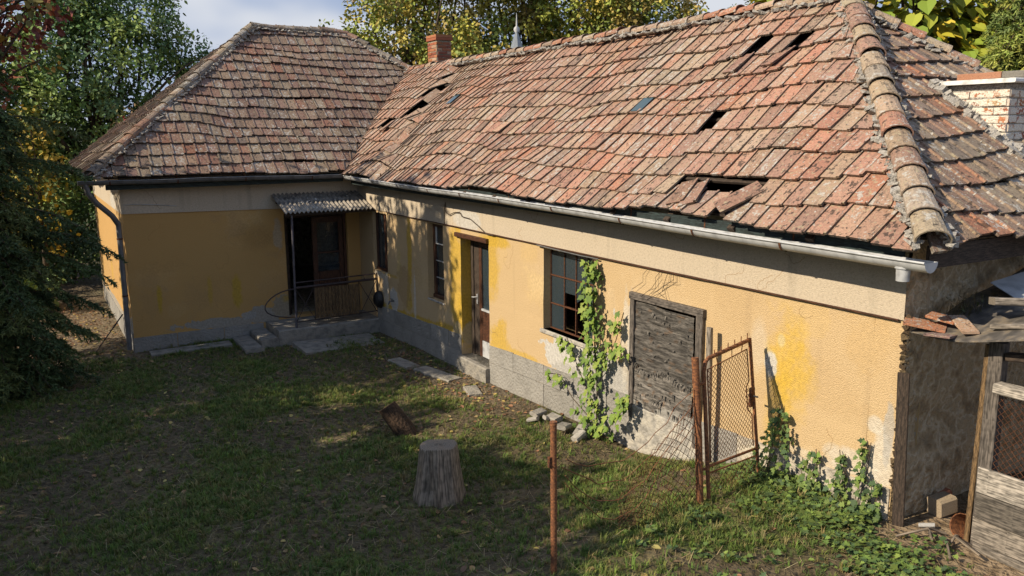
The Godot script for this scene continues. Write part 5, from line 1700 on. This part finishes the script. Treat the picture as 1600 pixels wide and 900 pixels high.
# needle sprays along drooping boughs
func bough(mb: MB, wood: MB, a: Vector3, dir: Vector3, length: float, droop: float, cols: Array, needle: float, dens: float) -> void:
	var side := dir.cross(Vector3.UP).normalized()
	var n := int(length / 0.10)
	var path := []
	for k in n + 1:
		var t := k / float(n)
		path.append(a + dir * length * t + Vector3(0, -droop * t * t + 0.10 * length * sin(t * PI * 0.9), 0))
	var rad := []
	for k in n + 1: rad.append(lerpf(0.022, 0.004, k / float(n)))
	wood.tube(path, rad, 4, false)
	var tone: Color = pick(cols)
	for k in range(2, n + 1):
		var p: Vector3 = path[k]
		var t := k / float(n)
		var reach := (0.16 + 0.5 * length * 0.28 * sin(PI * clampf(t * 0.9 + 0.08, 0, 1))) * rf(0.6, 1.2)
		for s in [-1.0, 1.0]:
			if rng.randf() > dens: continue
			var tw: Vector3 = (side * s * rf(0.6, 1.0) + dir * rf(0.3, 0.8) + Vector3(0, rf(-0.75, -0.1), 0)).normalized()
			var m := int(reach / 0.028) + 2
			var bend := Vector3(0, -rf(0.1, 0.5) * reach, 0)
			for j in m:
				var f := j / float(m)
				var q := p + tw * reach * f + bend * f * f
				for e in 4:
					var nd := (tw * rf(0.3, 0.9) + rdir() * 0.85 + Vector3(0, -0.25, 0)).normalized()
					mb.col = vary(tone, 0.35)
					var wd := nd.cross(rdir()).normalized() * needle * 0.17
					mb.tri(q - wd, q + nd * needle * rf(0.7, 1.3), q + wd)

func conifer(called: String, label: String, at: Vector3, h: float, base_h: float, reach: float, whorls: int, per: int, droop: float, cols: Array, needle: float, dens: float, extra := []) -> Node3D:
	var t := thing(called, at, label, "tree")
	var nm := MB.new()
	var wm := MB.new()
	wm.tube([Vector3(0, -0.4, 0), Vector3(0, h * 0.5, 0), Vector3(0, h, 0)], [0.17, 0.10, 0.015], 9)
	for w in whorls:
		var f := w / float(whorls)
		var y := lerpf(base_h, h * 0.98, f)
		var len_ := lerpf(reach, 0.25, pow(f, 0.9))
		for k in per:
			var an := TAU * (k + rf(-0.3, 0.3)) / per + w * 1.1
			var dir := Vector3(cos(an), rf(-0.05, 0.25), sin(an)).normalized()
			bough(nm, wm, Vector3(0, y + rf(-0.15, 0.15), 0), dir, len_ * rf(0.75, 1.12), droop * len_ * rf(0.6, 1.3), cols, needle, dens)
	for e: Array in extra: bough(nm, wm, Vector3(0, e[0], 0), (e[1] as Vector3).normalized(), e[2], e[3], cols, needle, dens)
	part(t, "trunk", wm, M.bark)
	kind(part(t, "crown", nm, M.needle), "stuff")
	return t

func build_trees() -> void:
	var plane := [Color(0.32, 0.35, 0.06), Color(0.42, 0.39, 0.07), Color(0.28, 0.33, 0.06), Color(0.40, 0.33, 0.07), Color(0.20, 0.25, 0.05), Color(0.32, 0.25, 0.07), Color(0.26, 0.31, 0.055)]
	tree("plane_tree", "tall yellowing tree behind the ridge between the side wing and the brick chimney", "tall yellowing trees behind the house", Vector3(-15.0, -0.8, -8.4), 4.5, 0.3, [[Vector3(0, 8.6, 0), Vector3(3.6, 3.6, 3.6)], [Vector3(2.2, 6.6, -1.2), Vector3(2.2, 2.2, 2.2)], [Vector3(-1.6, 6.4, 1.5), Vector3(2.0, 2.0, 2.0)], [Vector3(0.5, 11.6, -0.5), Vector3(2.6, 2.2, 2.6)]], 330, 105, 0.62, 0.155, plane, OVAL, 40, 0.3, Color(1.6, 1.6, 1.5))
	tree("plane_tree", "tall yellowing tree standing behind the zinc spire", "tall yellowing trees behind the house", Vector3(-14.6, -0.8, -13.6), 4.5, 0.32, [[Vector3(0, 8.8, 0), Vector3(3.4, 3.8, 3.4)], [Vector3(1.8, 6.6, -1.5), Vector3(2.4, 2.2, 2.4)], [Vector3(-1.5, 6.6, 1.8), Vector3(2.0, 2.2, 2.0)], [Vector3(0.0, 12.0, 0.0), Vector3(2.6, 2.4, 2.6)]], 330, 105, 0.62, 0.155, plane, OVAL, 40, 0.3, Color(1.6, 1.6, 1.5))
	tree("plane_tree", "rightmost of the three tall yellowing trees behind the long ridge", "tall yellowing trees behind the house", Vector3(-10.4, -0.8, -15.8), 4.3, 0.3, [[Vector3(0, 8.4, 0), Vector3(3.2, 3.4, 3.2)], [Vector3(1.6, 6.2, -1.9), Vector3(2.0, 1.8, 2.0)], [Vector3(-1.6, 6.6, 1.6), Vector3(2.0, 2.2, 2.0)], [Vector3(-0.4, 11.0, 0.3), Vector3(2.4, 2.2, 2.4)]], 300, 105, 0.6, 0.155, plane, OVAL, 36, 0.3, Color(1.6, 1.6, 1.5))
	var far := [Color(0.34, 0.33, 0.07), Color(0.24, 0.26, 0.06), Color(0.40, 0.34, 0.08)]
	for k: Array in [[-40.5, 8.0, -12.6, 1.4, "small distant tree above the side wing ridge", far], [-43.0, 8.4, -11.6, 1.1, "small dark pointed tree beside the side wing ridge", [Color(0.05, 0.09, 0.03), Color(0.07, 0.11, 0.035)]], [-29.3, 9.6, -35.8, 1.5, "leftmost of the small distant trees above the long ridge", far], [-28.0, 9.8, -37.6, 1.6, "middle of the small distant trees above the long ridge", far], [-26.9, 10.9, -40.6, 2.3, "larger distant tree near the top of the long ridge", [Color(0.12, 0.14, 0.035), Color(0.09, 0.11, 0.03)]]]:
		tree("distant_tree", k[4], "distant trees", Vector3(k[0], -0.8, k[2]), k[1] - 1.5, 0.25, [[Vector3(0, k[1] + 0.6, 0), Vector3(k[3], k[3] * 1.1, k[3])], [Vector3(0.3, k[1] - 1.6, 0.3), Vector3(k[3] * 1.2, k[3] * 1.2, k[3] * 1.2)]], 70, 40, 0.45, 0.22, k[5], OVAL, 10)
	# green feathery tree beyond the side wing
	var green := [Color(0.11, 0.20, 0.055), Color(0.16, 0.26, 0.06), Color(0.085, 0.15, 0.05), Color(0.21, 0.29, 0.07), Color(0.12, 0.20, 0.08)]
	var lob := []
	for k: Array in [[0, 6.0, 0, 2.4], [0.6, 7.4, -1.2, 1.3], [0.4, 8.0, -0.1, 1.1], [0.3, 5.2, -2.2, 1.5], [0.2, 6.0, 1.9, 1.8], [0, 4.0, 0.5, 2.2], [0.4, 7.8, 1.0, 1.0], [0.2, 6.6, -2.5, 0.75], [0, 3.2, -1.6, 1.8]]: lob.append([Vector3(k[0], k[1], k[2]), Vector3(k[3], k[3] * 1.1, k[3])])
	for k in 9:
		var an := rf(-2.6, 2.0)
		lob.append([Vector3(0.5, 8.2 + rf(-1.6, 0.9), an), Vector3(0.3, 0.95, 0.3)])
	tree("locust_tree", "leafy green tree with upright sprays behind the left end of the roof", "", Vector3(-9.5, -0.9, 4.4), 3.4, 0.22, lob, 560, 80, 0.40, 0.14, green, LANCE, 44, 0.1)
	tree("locust_tree", "dark green tree at the far left behind the spruce", "", Vector3(-11.5, -0.9, 8.4), 3.4, 0.22, [[Vector3(0, 5.4, 0), Vector3(2.8, 3.0, 2.8)], [Vector3(0.5, 3.0, -1.2), Vector3(2.2, 2.0, 2.2)]], 320, 70, 0.45, 0.15, green, LANCE, 20, 0.1)
	tree("yellow_shrub", "bright yellow autumn shrub beyond the left end of the house", "", Vector3(-7.4, -0.9, 6.2), 1.8, 0.08, [[Vector3(0, 4.2, 0.3), Vector3(0.9, 1.2, 1.0)], [Vector3(0.3, 2.6, 0.1), Vector3(0.8, 1.6, 0.9)]], 90, 26, 0.35, 0.12, [Color(0.46, 0.36, 0.03), Color(0.20, 0.22, 0.03), Color(0.13, 0.16, 0.03), Color(0.10, 0.13, 0.03), Color(0.36, 0.26, 0.03)], OVAL, 14)
	tree("red_shrub", "thin shrub with crimson leaves at the left edge of the roof", "", Vector3(-5.4, 2.2, 4.05), 1.0, 0.04, [[Vector3(0, 1.9, 0), Vector3(0.3, 0.6, 0.35)]], 26, 14, 0.16, 0.08, [Color(0.22, 0.02, 0.025), Color(0.16, 0.11, 0.05), Color(0.20, 0.13, 0.06), Color(0.14, 0.15, 0.05)], OVAL, 8).position.y = 1.9
	for k: Array in [[-9.8, 7.4, 1.5, "dark green shrub behind the spruce boughs"], [-12.6, 6.3, 2.0, "tall dark shrub beyond the yellow shrub"], [-8.4, 8.2, 1.2, "low green shrub at the far left edge of the yard"], [-10.6, 5.5, 1.9, "green shrub showing between the spruce and the house wall"], [-15.0, 4.6, 2.6, "large far shrub past the left end wall"], [-6.2, 7.3, 0.8, "small bush on the ground behind the spruce"]]:
		tree("garden_shrub", k[3], "", Vector3(k[0], -0.9, k[1]), 0.7, 0.06, [[Vector3(0, k[2] * 0.8, 0), Vector3(1.3, k[2] * 0.9, 1.3)], [Vector3(0.4, k[2] * 0.5, 0.8), Vector3(1.0, k[2] * 0.6, 1.0)]], 110, 40, 0.32, 0.11, green, OVAL, 12)
	# a copper-leaved bough reaching in at the top left
	tree("copper_tree", "tree with copper brown and orange leaves in the top left corner", "", Vector3(1.2, -0.9, 8.45), 4.4, 0.13, [[Vector3(-0.3, 6.7, -2.0), Vector3(1.0, 0.75, 1.0)], [Vector3(-0.4, 6.0, -1.6), Vector3(0.9, 0.7, 0.8)], [Vector3(0, 6.6, -0.6), Vector3(1.3, 1.2, 1.2)], [Vector3(-0.3, 7.2, -2.9), Vector3(0.5, 0.4, 0.6)], [Vector3(0, 5.6, -1.0), Vector3(1.0, 0.8, 0.8)]], 92, 24, 0.34, 0.125, [Color(0.24, 0.07, 0.03), Color(0.32, 0.13, 0.03), Color(0.15, 0.04, 0.03), Color(0.34, 0.21, 0.03), Color(0.18, 0.15, 0.035)], OVAL, 36, 0.3, Color(0.5, 0.45, 0.4))
	# spruce at the left
	var dark := [Color(0.065, 0.105, 0.035), Color(0.08, 0.125, 0.04), Color(0.05, 0.085, 0.03), Color(0.12, 0.15, 0.045)]
	conifer("spruce", "dark drooping spruce filling the left edge in front of the house", Vector3(2.0, -0.9, 7.3), 8.4, 0.1, 1.58, 32, 11, 0.45, dark, 0.075, 0.95, [[2.7, Vector3(-0.3, 0, -1), 2.2, 0.5], [2.4, Vector3(-0.15, 0, -1), 1.95, 0.6], [1.7, Vector3(-0.25, 0, -1), 1.9, 0.5], [3.9, Vector3(-0.3, 0.1, -1), 1.8, 0.4], [4.6, Vector3(0.1, 0.1, -1), 1.7, 0.4], [3.2, Vector3(0.2, 0, -1), 1.7, 0.5], [1.2, Vector3(0.1, 0, -1), 1.6, 0.3]])
	# right-hand side behind the hip
	var cat := [Color(0.30, 0.33, 0.03), Color(0.22, 0.29, 0.03), Color(0.40, 0.36, 0.03), Color(0.17, 0.25, 0.03), Color(0.48, 0.38, 0.03)]
	var ct := thing("catalpa_tree", Vector3(8.0, -0.6, -7.2), "tree with large yellow-green heart-shaped leaves behind the hipped roof end", "tree")
	var tm := MB.new()
	tm.tube([Vector3(0, -0.3, 0), Vector3(0.1, 2.5, 0), Vector3(0, 4.2, 0)], [0.2, 0.16, 0.1], 9)
	var spots := []
	for k in 5200:
		var dir := rdir()
		var c: Array = pick([[Vector3(0, 6.0, 0), Vector3(2.3, 1.9, 2.3)], [Vector3(1.5, 5.0, -0.4), Vector3(1.5, 1.3, 1.4)], [Vector3(-1.4, 5.6, 0.6), Vector3(1.5, 1.3, 1.5)]])
		spots.append((c[0] as Vector3) + dir * (c[1] as Vector3) * pow(rng.randf(), 0.3))
	var eye := Vector3(18.24, 3.57, 6.59) - ct.position
	spots.sort_custom(func(a, b): return a.distance_to(eye) < b.distance_to(eye))
	var leaves := []
	for k in 6:
		var lm := MB.new()
		lm.col = vary(cat[k % 5], 0.1)
		lm.leaf(Vector3.ZERO, Vector3(0, 0, 1), Vector3.UP, 1.0, HEART, 0.22)
		leaves.append(lm.mesh())
	var restm := MB.new()
	for k in spots.size():
		var p: Vector3 = spots[k]
		var out := (p - Vector3(0, 5.2, 0)).normalized()
		var along := (out * 0.7 + Vector3(0, -0.7, 0) + rdir() * 0.5).normalized()
		var face := (out * 0.5 + Vector3(0, 0.8, 0) + rdir() * 0.45).normalized()
		face = along.cross(face).cross(along).normalized()
		var sz := rf(0.20, 0.34)
		if k < 290:
			share(ct, "leaf", leaves[rng.randi() % 6], M.leaf, Transform3D(Basis(face.cross(along), face, along) * sz, p))
		else:
			restm.col = vary(pick(cat), 0.2)
			restm.leaf(p, along, face, sz, HEART, 0.22)
		if k % 30 == 0: limb(tm, Vector3(0, rf(3.0, 4.2), 0), p, 0.05, 0.01)
	part(ct, "trunk", tm, M.bark)
	kind(part(ct, "inner_foliage", restm, M.leaf), "stuff")
	conifer("cypress_tree", "feathery yellow-green cypress behind the whitewashed chimney", Vector3(11.0, -0.5, -6.9), 8.6, 2.0, 2.0, 28, 11, 0.65, [Color(0.20, 0.26, 0.06), Color(0.27, 0.33, 0.07), Color(0.14, 0.20, 0.055), Color(0.38, 0.40, 0.09)], 0.08, 0.85)
	# trees beyond the left edge of the picture whose shade lies on the yard
	var shade := [Color(0.07, 0.11, 0.03), Color(0.10, 0.12, 0.03), Color(0.14, 0.12, 0.03)]
	tree("walnut_tree", "tall leafy walnut tree shading the inner half of the long wall", "", Vector3(2.75, -0.8, 10.2), 3.0, 0.2, [[Vector3(0, 8.0, 0), Vector3(1.9, 2.2, 1.7)], [Vector3(0.3, 5.2, 0.2), Vector3(2.0, 2.2, 1.8)], [Vector3(-0.8, 6.8, 0), Vector3(1.7, 2.0, 1.7)]], 420, 50, 0.42, 0.15, shade, OVAL, 30)
	var first: Node3D = null
	for k: Array in [[9.4, 9.6, 1.0, 0.0], [6.4, 9.4, 0.98, 1.3], [4.2, 11.2, 0.95, 2.2], [11.4, 10.6, 1.16, 3.3], [8.3, 12.0, 1.3, 4.4], [0.6, 10.6, 1.35, 5.5], [10.2, 12.6, 1.42, 0.7]]:
		if first == null:
			first = tree("fruit_tree", "broad leafy fruit tree whose shade lies on the yard", "fruit trees along the yard", Vector3(k[0], -0.7, k[1]), 1.6, 0.12, [[Vector3(0, 3.8, 0), Vector3(1.9, 1.5, 1.7)], [Vector3(0.9, 3.0, -0.5), Vector3(1.2, 1.1, 1.1)], [Vector3(-0.9, 3.1, 0.4), Vector3(1.2, 1.1, 1.2)]], 165, 46, 0.28, 0.14, shade, OVAL, 22)
		else:
			var o := first.duplicate()
			put(self, "fruit_tree", o)
			o.position = Vector3(k[0], -0.7, k[1])
			o.rotation.y = k[3]
			o.scale = Vector3.ONE * k[2]

# ---------------------------------------------------------------- climbing and creeping plants
func build_vine() -> void:
	var v := thing("grape_vine", Vector3(9.42, -0.6, 0.14), "green vine climbing the ochre wall beside the steel window", "vine")
	var o := v.position
	var stems := [
		[Vector3(9.42, -0.6, 0.14), Vector3(9.38, 0.1, 0.10), Vector3(9.30, 0.7, 0.09), Vector3(9.25, 1.3, 0.08), Vector3(9.22, 1.86, 0.07)],
		[Vector3(9.38, 0.1, 0.10), Vector3(9.55, 0.5, 0.09), Vector3(9.75, 0.85, 0.08), Vector3(9.88, 1.25, 0.06)],
		[Vector3(9.35, 0.3, 0.10), Vector3(9.6, 0.62, 0.1), Vector3(9.9, 0.75, 0.1), Vector3(10.02, 0.72, 0.1)],
		[Vector3(9.40, -0.2, 0.12), Vector3(9.0, 0.25, 0.13), Vector3(8.75, 0.55, 0.11), Vector3(8.62, 0.66, 0.09)],
		[Vector3(9.42, -0.4, 0.14), Vector3(8.9, -0.15, 0.18), Vector3(8.5, 0.08, 0.12), Vector3(8.2, 0.02, 0.1)],
		[Vector3(9.42, -0.5, 0.14), Vector3(9.8, -0.3, 0.2), Vector3(10.05, 0.0, 0.18), Vector3(10.12, 0.25, 0.12)],
	]
	var counts := [142, 26, 22, 28, 24, 56]
	var wide := [0.12, 0.07, 0.09, 0.12, 0.12, 0.14]
	var meshes := []
	var tones := [Color(0.15, 0.24, 0.03), Color(0.11, 0.19, 0.025), Color(0.20, 0.28, 0.04), Color(0.09, 0.16, 0.03), Color(0.24, 0.30, 0.06), Color(0.13, 0.21, 0.03)]
	for k in 6:
		var lm := MB.new()
		lm.col = tones[k]
		lm.leaf(Vector3.ZERO, Vector3(0, 0, 1), Vector3.UP, 1.0, LOBED, 0.2)
		meshes.append(lm.mesh())
	var lam := 0
	for i in stems.size():
		var path := []
		for q: Vector3 in stems[i]: path.append(q - o)
		bar(v, "stem", path, 0.010 if i == 0 else 0.006, M.bark, 5)
		var m := path.size() - 1
		for k in counts[i]:
			var f := pow(rng.randf(), 0.85) * m
			var a: Vector3 = path[mini(int(f), m - 1)].lerp(path[mini(int(f) + 1, m)], fmod(f, 1.0))
			var p := a + Vector3(rf(-1, 1) * wide[i], rf(-0.05, 0.06), rf(0.0, 0.13))
			var along := Vector3(rf(-0.6, 0.6), rf(-1.0, -0.2), rf(0.1, 0.5)).normalized()
			var face := Vector3(rf(-0.4, 0.4), rf(0.2, 0.8), 1.0).normalized()
			face = along.cross(face).cross(along).normalized()
			share(v, "leaf", meshes[rng.randi() % 6], M.leaf, Transform3D(Basis(face.cross(along), face, along) * rf(0.07, 0.13), p))
			lam += 1
	vine_fill(v, o)

func vine_fill(v: Node3D, o: Vector3) -> void:
	var fm := MB.new()
	for k in 190:
		var f := pow(rng.randf(), 1.3)
		var p := Vector3(9.38 - 0.14 * f + rf(-1, 1) * lerpf(0.42, 0.13, f), lerpf(-0.55, 1.85, f), rf(0.02, 0.12) + 0.1 * (1.0 - f)) - o
		fm.col = vary(Color(0.10, 0.17, 0.03), 0.4)
		var along := Vector3(rf(-0.7, 0.7), rf(-1.0, 0.1), rf(0.1, 0.5)).normalized()
		fm.leaf(p, along, along.cross(Vector3(rf(-0.4, 0.4), 0.5, 1.0)).cross(along).normalized(), rf(0.04, 0.085), LOBED)
	kind(part(v, "small_foliage", fm, M.leaf), "stuff")

func ivy_leaf() -> ArrayMesh:
	var lm := MB.new()
	lm.leaf(Vector3.ZERO, Vector3(0, 0, 1), Vector3.UP, 1.0, LOBED, 0.12)
	return lm.mesh()

func scatter(parent: Node, called: String, mesh: Mesh, m: Material, list: Array) -> MultiMeshInstance3D:
	var mm := MultiMesh.new()
	mm.transform_format = MultiMesh.TRANSFORM_3D
	mm.use_colors = true
	mm.mesh = mesh
	mm.instance_count = list.size()
	for k in list.size():
		mm.set_instance_transform(k, list[k][0])
		mm.set_instance_color(k, list[k][1])
	var o := MultiMeshInstance3D.new()
	o.multimesh = mm
	o.material_override = m
	put(parent, called, o)
	kind(o, "stuff")
	return o

func leaf_xf(p: Vector3, along: Vector3, face: Vector3, s: float) -> Transform3D:
	along = along.normalized()
	if absf(along.dot(face.normalized())) > 0.95: face = Vector3(0.3, 0.5, 0.8)
	face = along.cross(face).cross(along).normalized()
	return Transform3D(Basis(face.cross(along), face, along) * s, p)

func build_ivy() -> void:
	var tones := [Color(0.06, 0.11, 0.03), Color(0.09, 0.15, 0.035), Color(0.045, 0.085, 0.03), Color(0.14, 0.21, 0.04), Color(0.11, 0.16, 0.03)]
	# shoots climbing the plinth, each its own plant
	for k: Array in [[12.55, 0.30, 0.75, 0.24, 190, "dense ivy clump at the foot of the open gate"], [12.98, 0.16, 0.42, 0.16, 90, "ivy shoot with bare stems just right of the gate"], [13.30, 0.12, 0.5, 0.10, 80, "middle ivy shoot climbing the pale plinth"], [13.52, 0.10, 0.72, 0.07, 60, "tallest slender ivy shoot on the pale plinth"], [13.68, 0.14, 0.36, 0.12, 70, "low ivy tuft near the house corner"]]:
		var base := Vector3(k[0], ground_y(k[0], k[1]), k[1])
		var t := thing("ivy_plant", base, k[5], "ivy", "ivy shoots along the plinth")
		var lm := MB.new()
		var sm := MB.new()
		for q in 3:
			sm.tube([Vector3(rf(-0.05, 0.05), 0, 0), Vector3(rf(-0.06, 0.06), k[2] * 0.5, -k[1] * 0.5), Vector3(rf(-0.06, 0.06), k[2] * rf(0.8, 1.05), -k[1] + 0.04)], [0.005], 4, false)
		for q in k[4]:
			var f := pow(rng.randf(), 1.5)
			var p := Vector3(rf(-1, 1) * k[3] * (1.15 - f * 0.75), f * k[2], lerpf(rf(-0.1, 0.25), -k[1] + rf(0.03, 0.1), sqrt(f)))
			lm.col = vary(pick(tones), 0.25)
			var along := Vector3(rf(-0.8, 0.8), rf(-1, 0.1), rf(0.1, 0.7)).normalized()
			var face := Vector3(rf(-0.4, 0.4), 0.5, 1.0).normalized()
			lm.leaf(p, along, along.cross(face).cross(along).normalized(), rf(0.04, 0.075), LOBED)
		part(t, "stem", sm, M.bark)
		kind(part(t, "foliage", lm, M.leaf), "stuff")
	# creeping ivy over the ground in front of the near wall
	var list := []
	while list.size() < 3300:
		var x := rf(11.6, 15.2)
		var z := rf(0.02, 2.3)
		var dens := 0.85 - smoothstep(0.15, 0.95, z - 0.22 * (x - 12.4)) + 0.9 * fine_noise.get_noise_2d(x * 3.0, z * 3.0)
		if x < 12.4: dens -= (12.4 - x) * 1.1
		if x > 13.75 and z < 0.35: dens -= 0.9
		if rng.randf() > dens: continue
		var hgt := maxf(0.0, fine_noise.get_noise_2d(x * 4.0 + 9.0, z * 4.0)) * 0.16
		list.append([leaf_xf(Vector3(x, ground_y(x, z) + rf(0.01, 0.05) + hgt * rng.randf(), z), Vector3(rf(-1, 1), rf(-0.4, 0.3), rf(-1, 1)), Vector3(rf(-0.5, 0.5), 1, rf(-0.2, 0.6)), rf(0.028, 0.07)), vary(pick(tones), 0.35)])
	var g := scatter(self, "ground_ivy", ivy_leaf(), M.leaf, list)
	g.set_meta("label", "creeping ivy covering the ground before the near wall")
	g.set_meta("category", "ivy")

func build_ground() -> void:
	# one sheet, fine near the house and coarse towards the horizon
	var xs := []
	var zs := []
	var k := -10.0
	while k <= 22.0:
		xs.append(k)
		k += 0.2
	k = -2.0
	while k <= 12.0:
		zs.append(k)
		k += 0.2
	for e in [-12, -15, -20, -30, -50, -100, -220, -500]: xs.push_front(float(e))
	for e in [25, 30, 40, 70, 150, 500]: xs.append(float(e))
	for e in [-4, -7, -10, -15, -25, -50, -100, -220, -500]: zs.push_front(float(e))
	for e in [14, 18, 25, 40, 80, 200, 500]: zs.append(float(e))
	var mb := MB.new()
	var soil := Color(0.105, 0.082, 0.045)
	var moss := Color(0.07, 0.092, 0.02)
	var straw := Color(0.20, 0.155, 0.085)
	var P := func(i: int, j: int) -> Vector3: return Vector3(xs[i], ground_y(xs[i], zs[j]), zs[j])
	var C := func(p: Vector3) -> Color:
		var a := smoothstep(-0.15, 0.35, fine_noise.get_noise_2d(p.x * 0.7, p.z * 0.7))
		var b := smoothstep(0.1, 0.5, fine_noise.get_noise_2d(p.x * 1.3 + 50.0, p.z * 1.3))
		var c: Color = soil.lerp(moss, a).lerp(straw, b * 0.7)
		var path := smoothstep(1.5, 0.6, p.z) * smoothstep(0.5, 2.0, p.x) * smoothstep(8.5, 6.5, p.x)
		c = c.lerp(Color(0.15, 0.12, 0.09), path * 0.7)
		var yard := smoothstep(4.3, 5.2, p.z) * smoothstep(1.2, 0.2, p.x)
		c = c.lerp(Color(0.21, 0.165, 0.115), yard * 0.8)
		var rub := smoothstep(13.6, 13.9, p.x) * smoothstep(0.5, 0.1, p.z)
		return c.lerp(Color(0.27, 0.2, 0.13), rub)
	for i in xs.size() - 1:
		for j in zs.size() - 1:
			var a: Vector3 = P.call(i, j + 1)
			var b: Vector3 = P.call(i + 1, j + 1)
			var c: Vector3 = P.call(i + 1, j)
			var d: Vector3 = P.call(i, j)
			var st := mb.v.size()
			mb.quad(a, b, c, d)
			var q := [a, c, b, a, d, c]
			for w in 6: mb.c[st + w] = C.call(q[w])
	kind(part(self, "ground", mb, M.ground), "structure")

func build_grass() -> void:
	var tuft := MB.new()
	for k in 9:
		var an := rf(0, TAU)
		var lean := Vector3(cos(an), 0, sin(an)) * rf(0.1, 0.7)
		var h := rf(0.5, 1.1)
		var base := Vector3(rf(-0.25, 0.25), 0, rf(-0.25, 0.25))
		var w := Vector3(-sin(an), 0, cos(an)) * 0.045
		var mid := base + lean * 0.35 + Vector3(0, h * 0.6, 0)
		tuft.quad(base - w, base + w, mid + w * 0.7, mid - w * 0.7)
		tuft.tri(mid - w * 0.7, mid + w * 0.7, base + lean + Vector3(0, h * 0.85, 0))
	var tm := tuft.mesh()
	var list := []
	var greens := [Color(0.085, 0.145, 0.022), Color(0.12, 0.185, 0.028), Color(0.065, 0.105, 0.02), Color(0.15, 0.17, 0.035), Color(0.20, 0.17, 0.065)]
	while list.size() < 52000:
		var x := rf(-0.5, 16.5)
		var z := rf(0.1, 8.2)
		if x < 1.1 and z < 2.9: continue
		var n := fine_noise.get_noise_2d(x * 0.7, z * 0.7)
		var dens := 0.22 + smoothstep(-0.2, 0.4, n) * 0.75
		if z < 0.9 and x < 8.0: dens *= 0.25
		if x > 13.7 and z < 0.6: dens *= 0.15
		if x < 1.0 and z > 4.5: dens *= 0.35
		if x > 9.3 and x < 12.0 and z > 2.2: dens += 0.25
		if rng.randf() > dens: continue
		var s := rf(0.025, 0.075) * (1.0 + maxf(0.0, n) * 0.8)
		if rng.randf() < 0.03: s *= 1.8
		var b := Basis(Vector3.UP, rf(0, TAU)).scaled(Vector3(s * 1.2, s, s * 1.2))
		list.append([Transform3D(b, Vector3(x, ground_y(x, z) - 0.004, z)), vary(pick(greens), 0.3)])
	var g := scatter(self, "grass", tm, M.blade, list)
	g.set_meta("label", "short patchy grass and weeds all over the yard")
	g.set_meta("category", "grass")
	# dry stalks and fallen leaves
	var st := MB.new()
	st.quad(Vector3(0, 0, -0.02), Vector3(1, 0.12, -0.012), Vector3(1, 0.12, 0.012), Vector3(0, 0, 0.02))
	list = []
	for k in 16000:
		var x := rf(-1.5, 16.5)
		var z := rf(0.1, 8.2)
		if x < 1.1 and z < 2.9: continue
		list.append([Transform3D(Basis.from_euler(Vector3(rf(-0.3, 0.3), rf(0, TAU), rf(-0.1, 0.3))) * rf(0.05, 0.16), Vector3(x, ground_y(x, z) + 0.006, z)), vary(pick([Color(0.30, 0.23, 0.12), Color(0.2, 0.15, 0.08), Color(0.36, 0.29, 0.17)]), 0.3)])
	g = scatter(self, "dry_grass", st.mesh(), M.blade, list)
	g.set_meta("label", "dry straw lying flat over the yard")
	g.set_meta("category", "dry grass")
	var lf := MB.new()
	lf.leaf(Vector3.ZERO, Vector3(0, 0, 1), Vector3.UP, 1.0, OVAL, 0.35)
	list = []
	while list.size() < 3600:
		var x := rf(-6.0, 15.5)
		var z := rf(0.05, 8.2)
		var near := 1.0 if (x < 1.6 and z > 4.9) or (z < 1.1 and x > 1.2 and x < 8.0) else 0.13
		if x < 0.05 and z < 4.95: continue
		if x < 1.1 and z < 2.9: continue
		if rng.randf() > near: continue
		list.append([leaf_xf(Vector3(x, ground_y(x, z) + 0.012, z), Vector3(rf(-1, 1), rf(-0.2, 0.2), rf(-1, 1)), Vector3(rf(-0.4, 0.4), 1, rf(-0.4, 0.4)), rf(0.035, 0.085)), vary(pick([Color(0.26, 0.14, 0.07), Color(0.2, 0.1, 0.05), Color(0.34, 0.23, 0.1), Color(0.15, 0.09, 0.05), Color(0.4, 0.32, 0.1)]), 0.3)])
	g = scatter(self, "fallen_leaves", lf.mesh(), M.leaf, list)
	g.set_meta("label", "brown fallen leaves scattered by the walls and spruce")
	g.set_meta("category", "leaves")
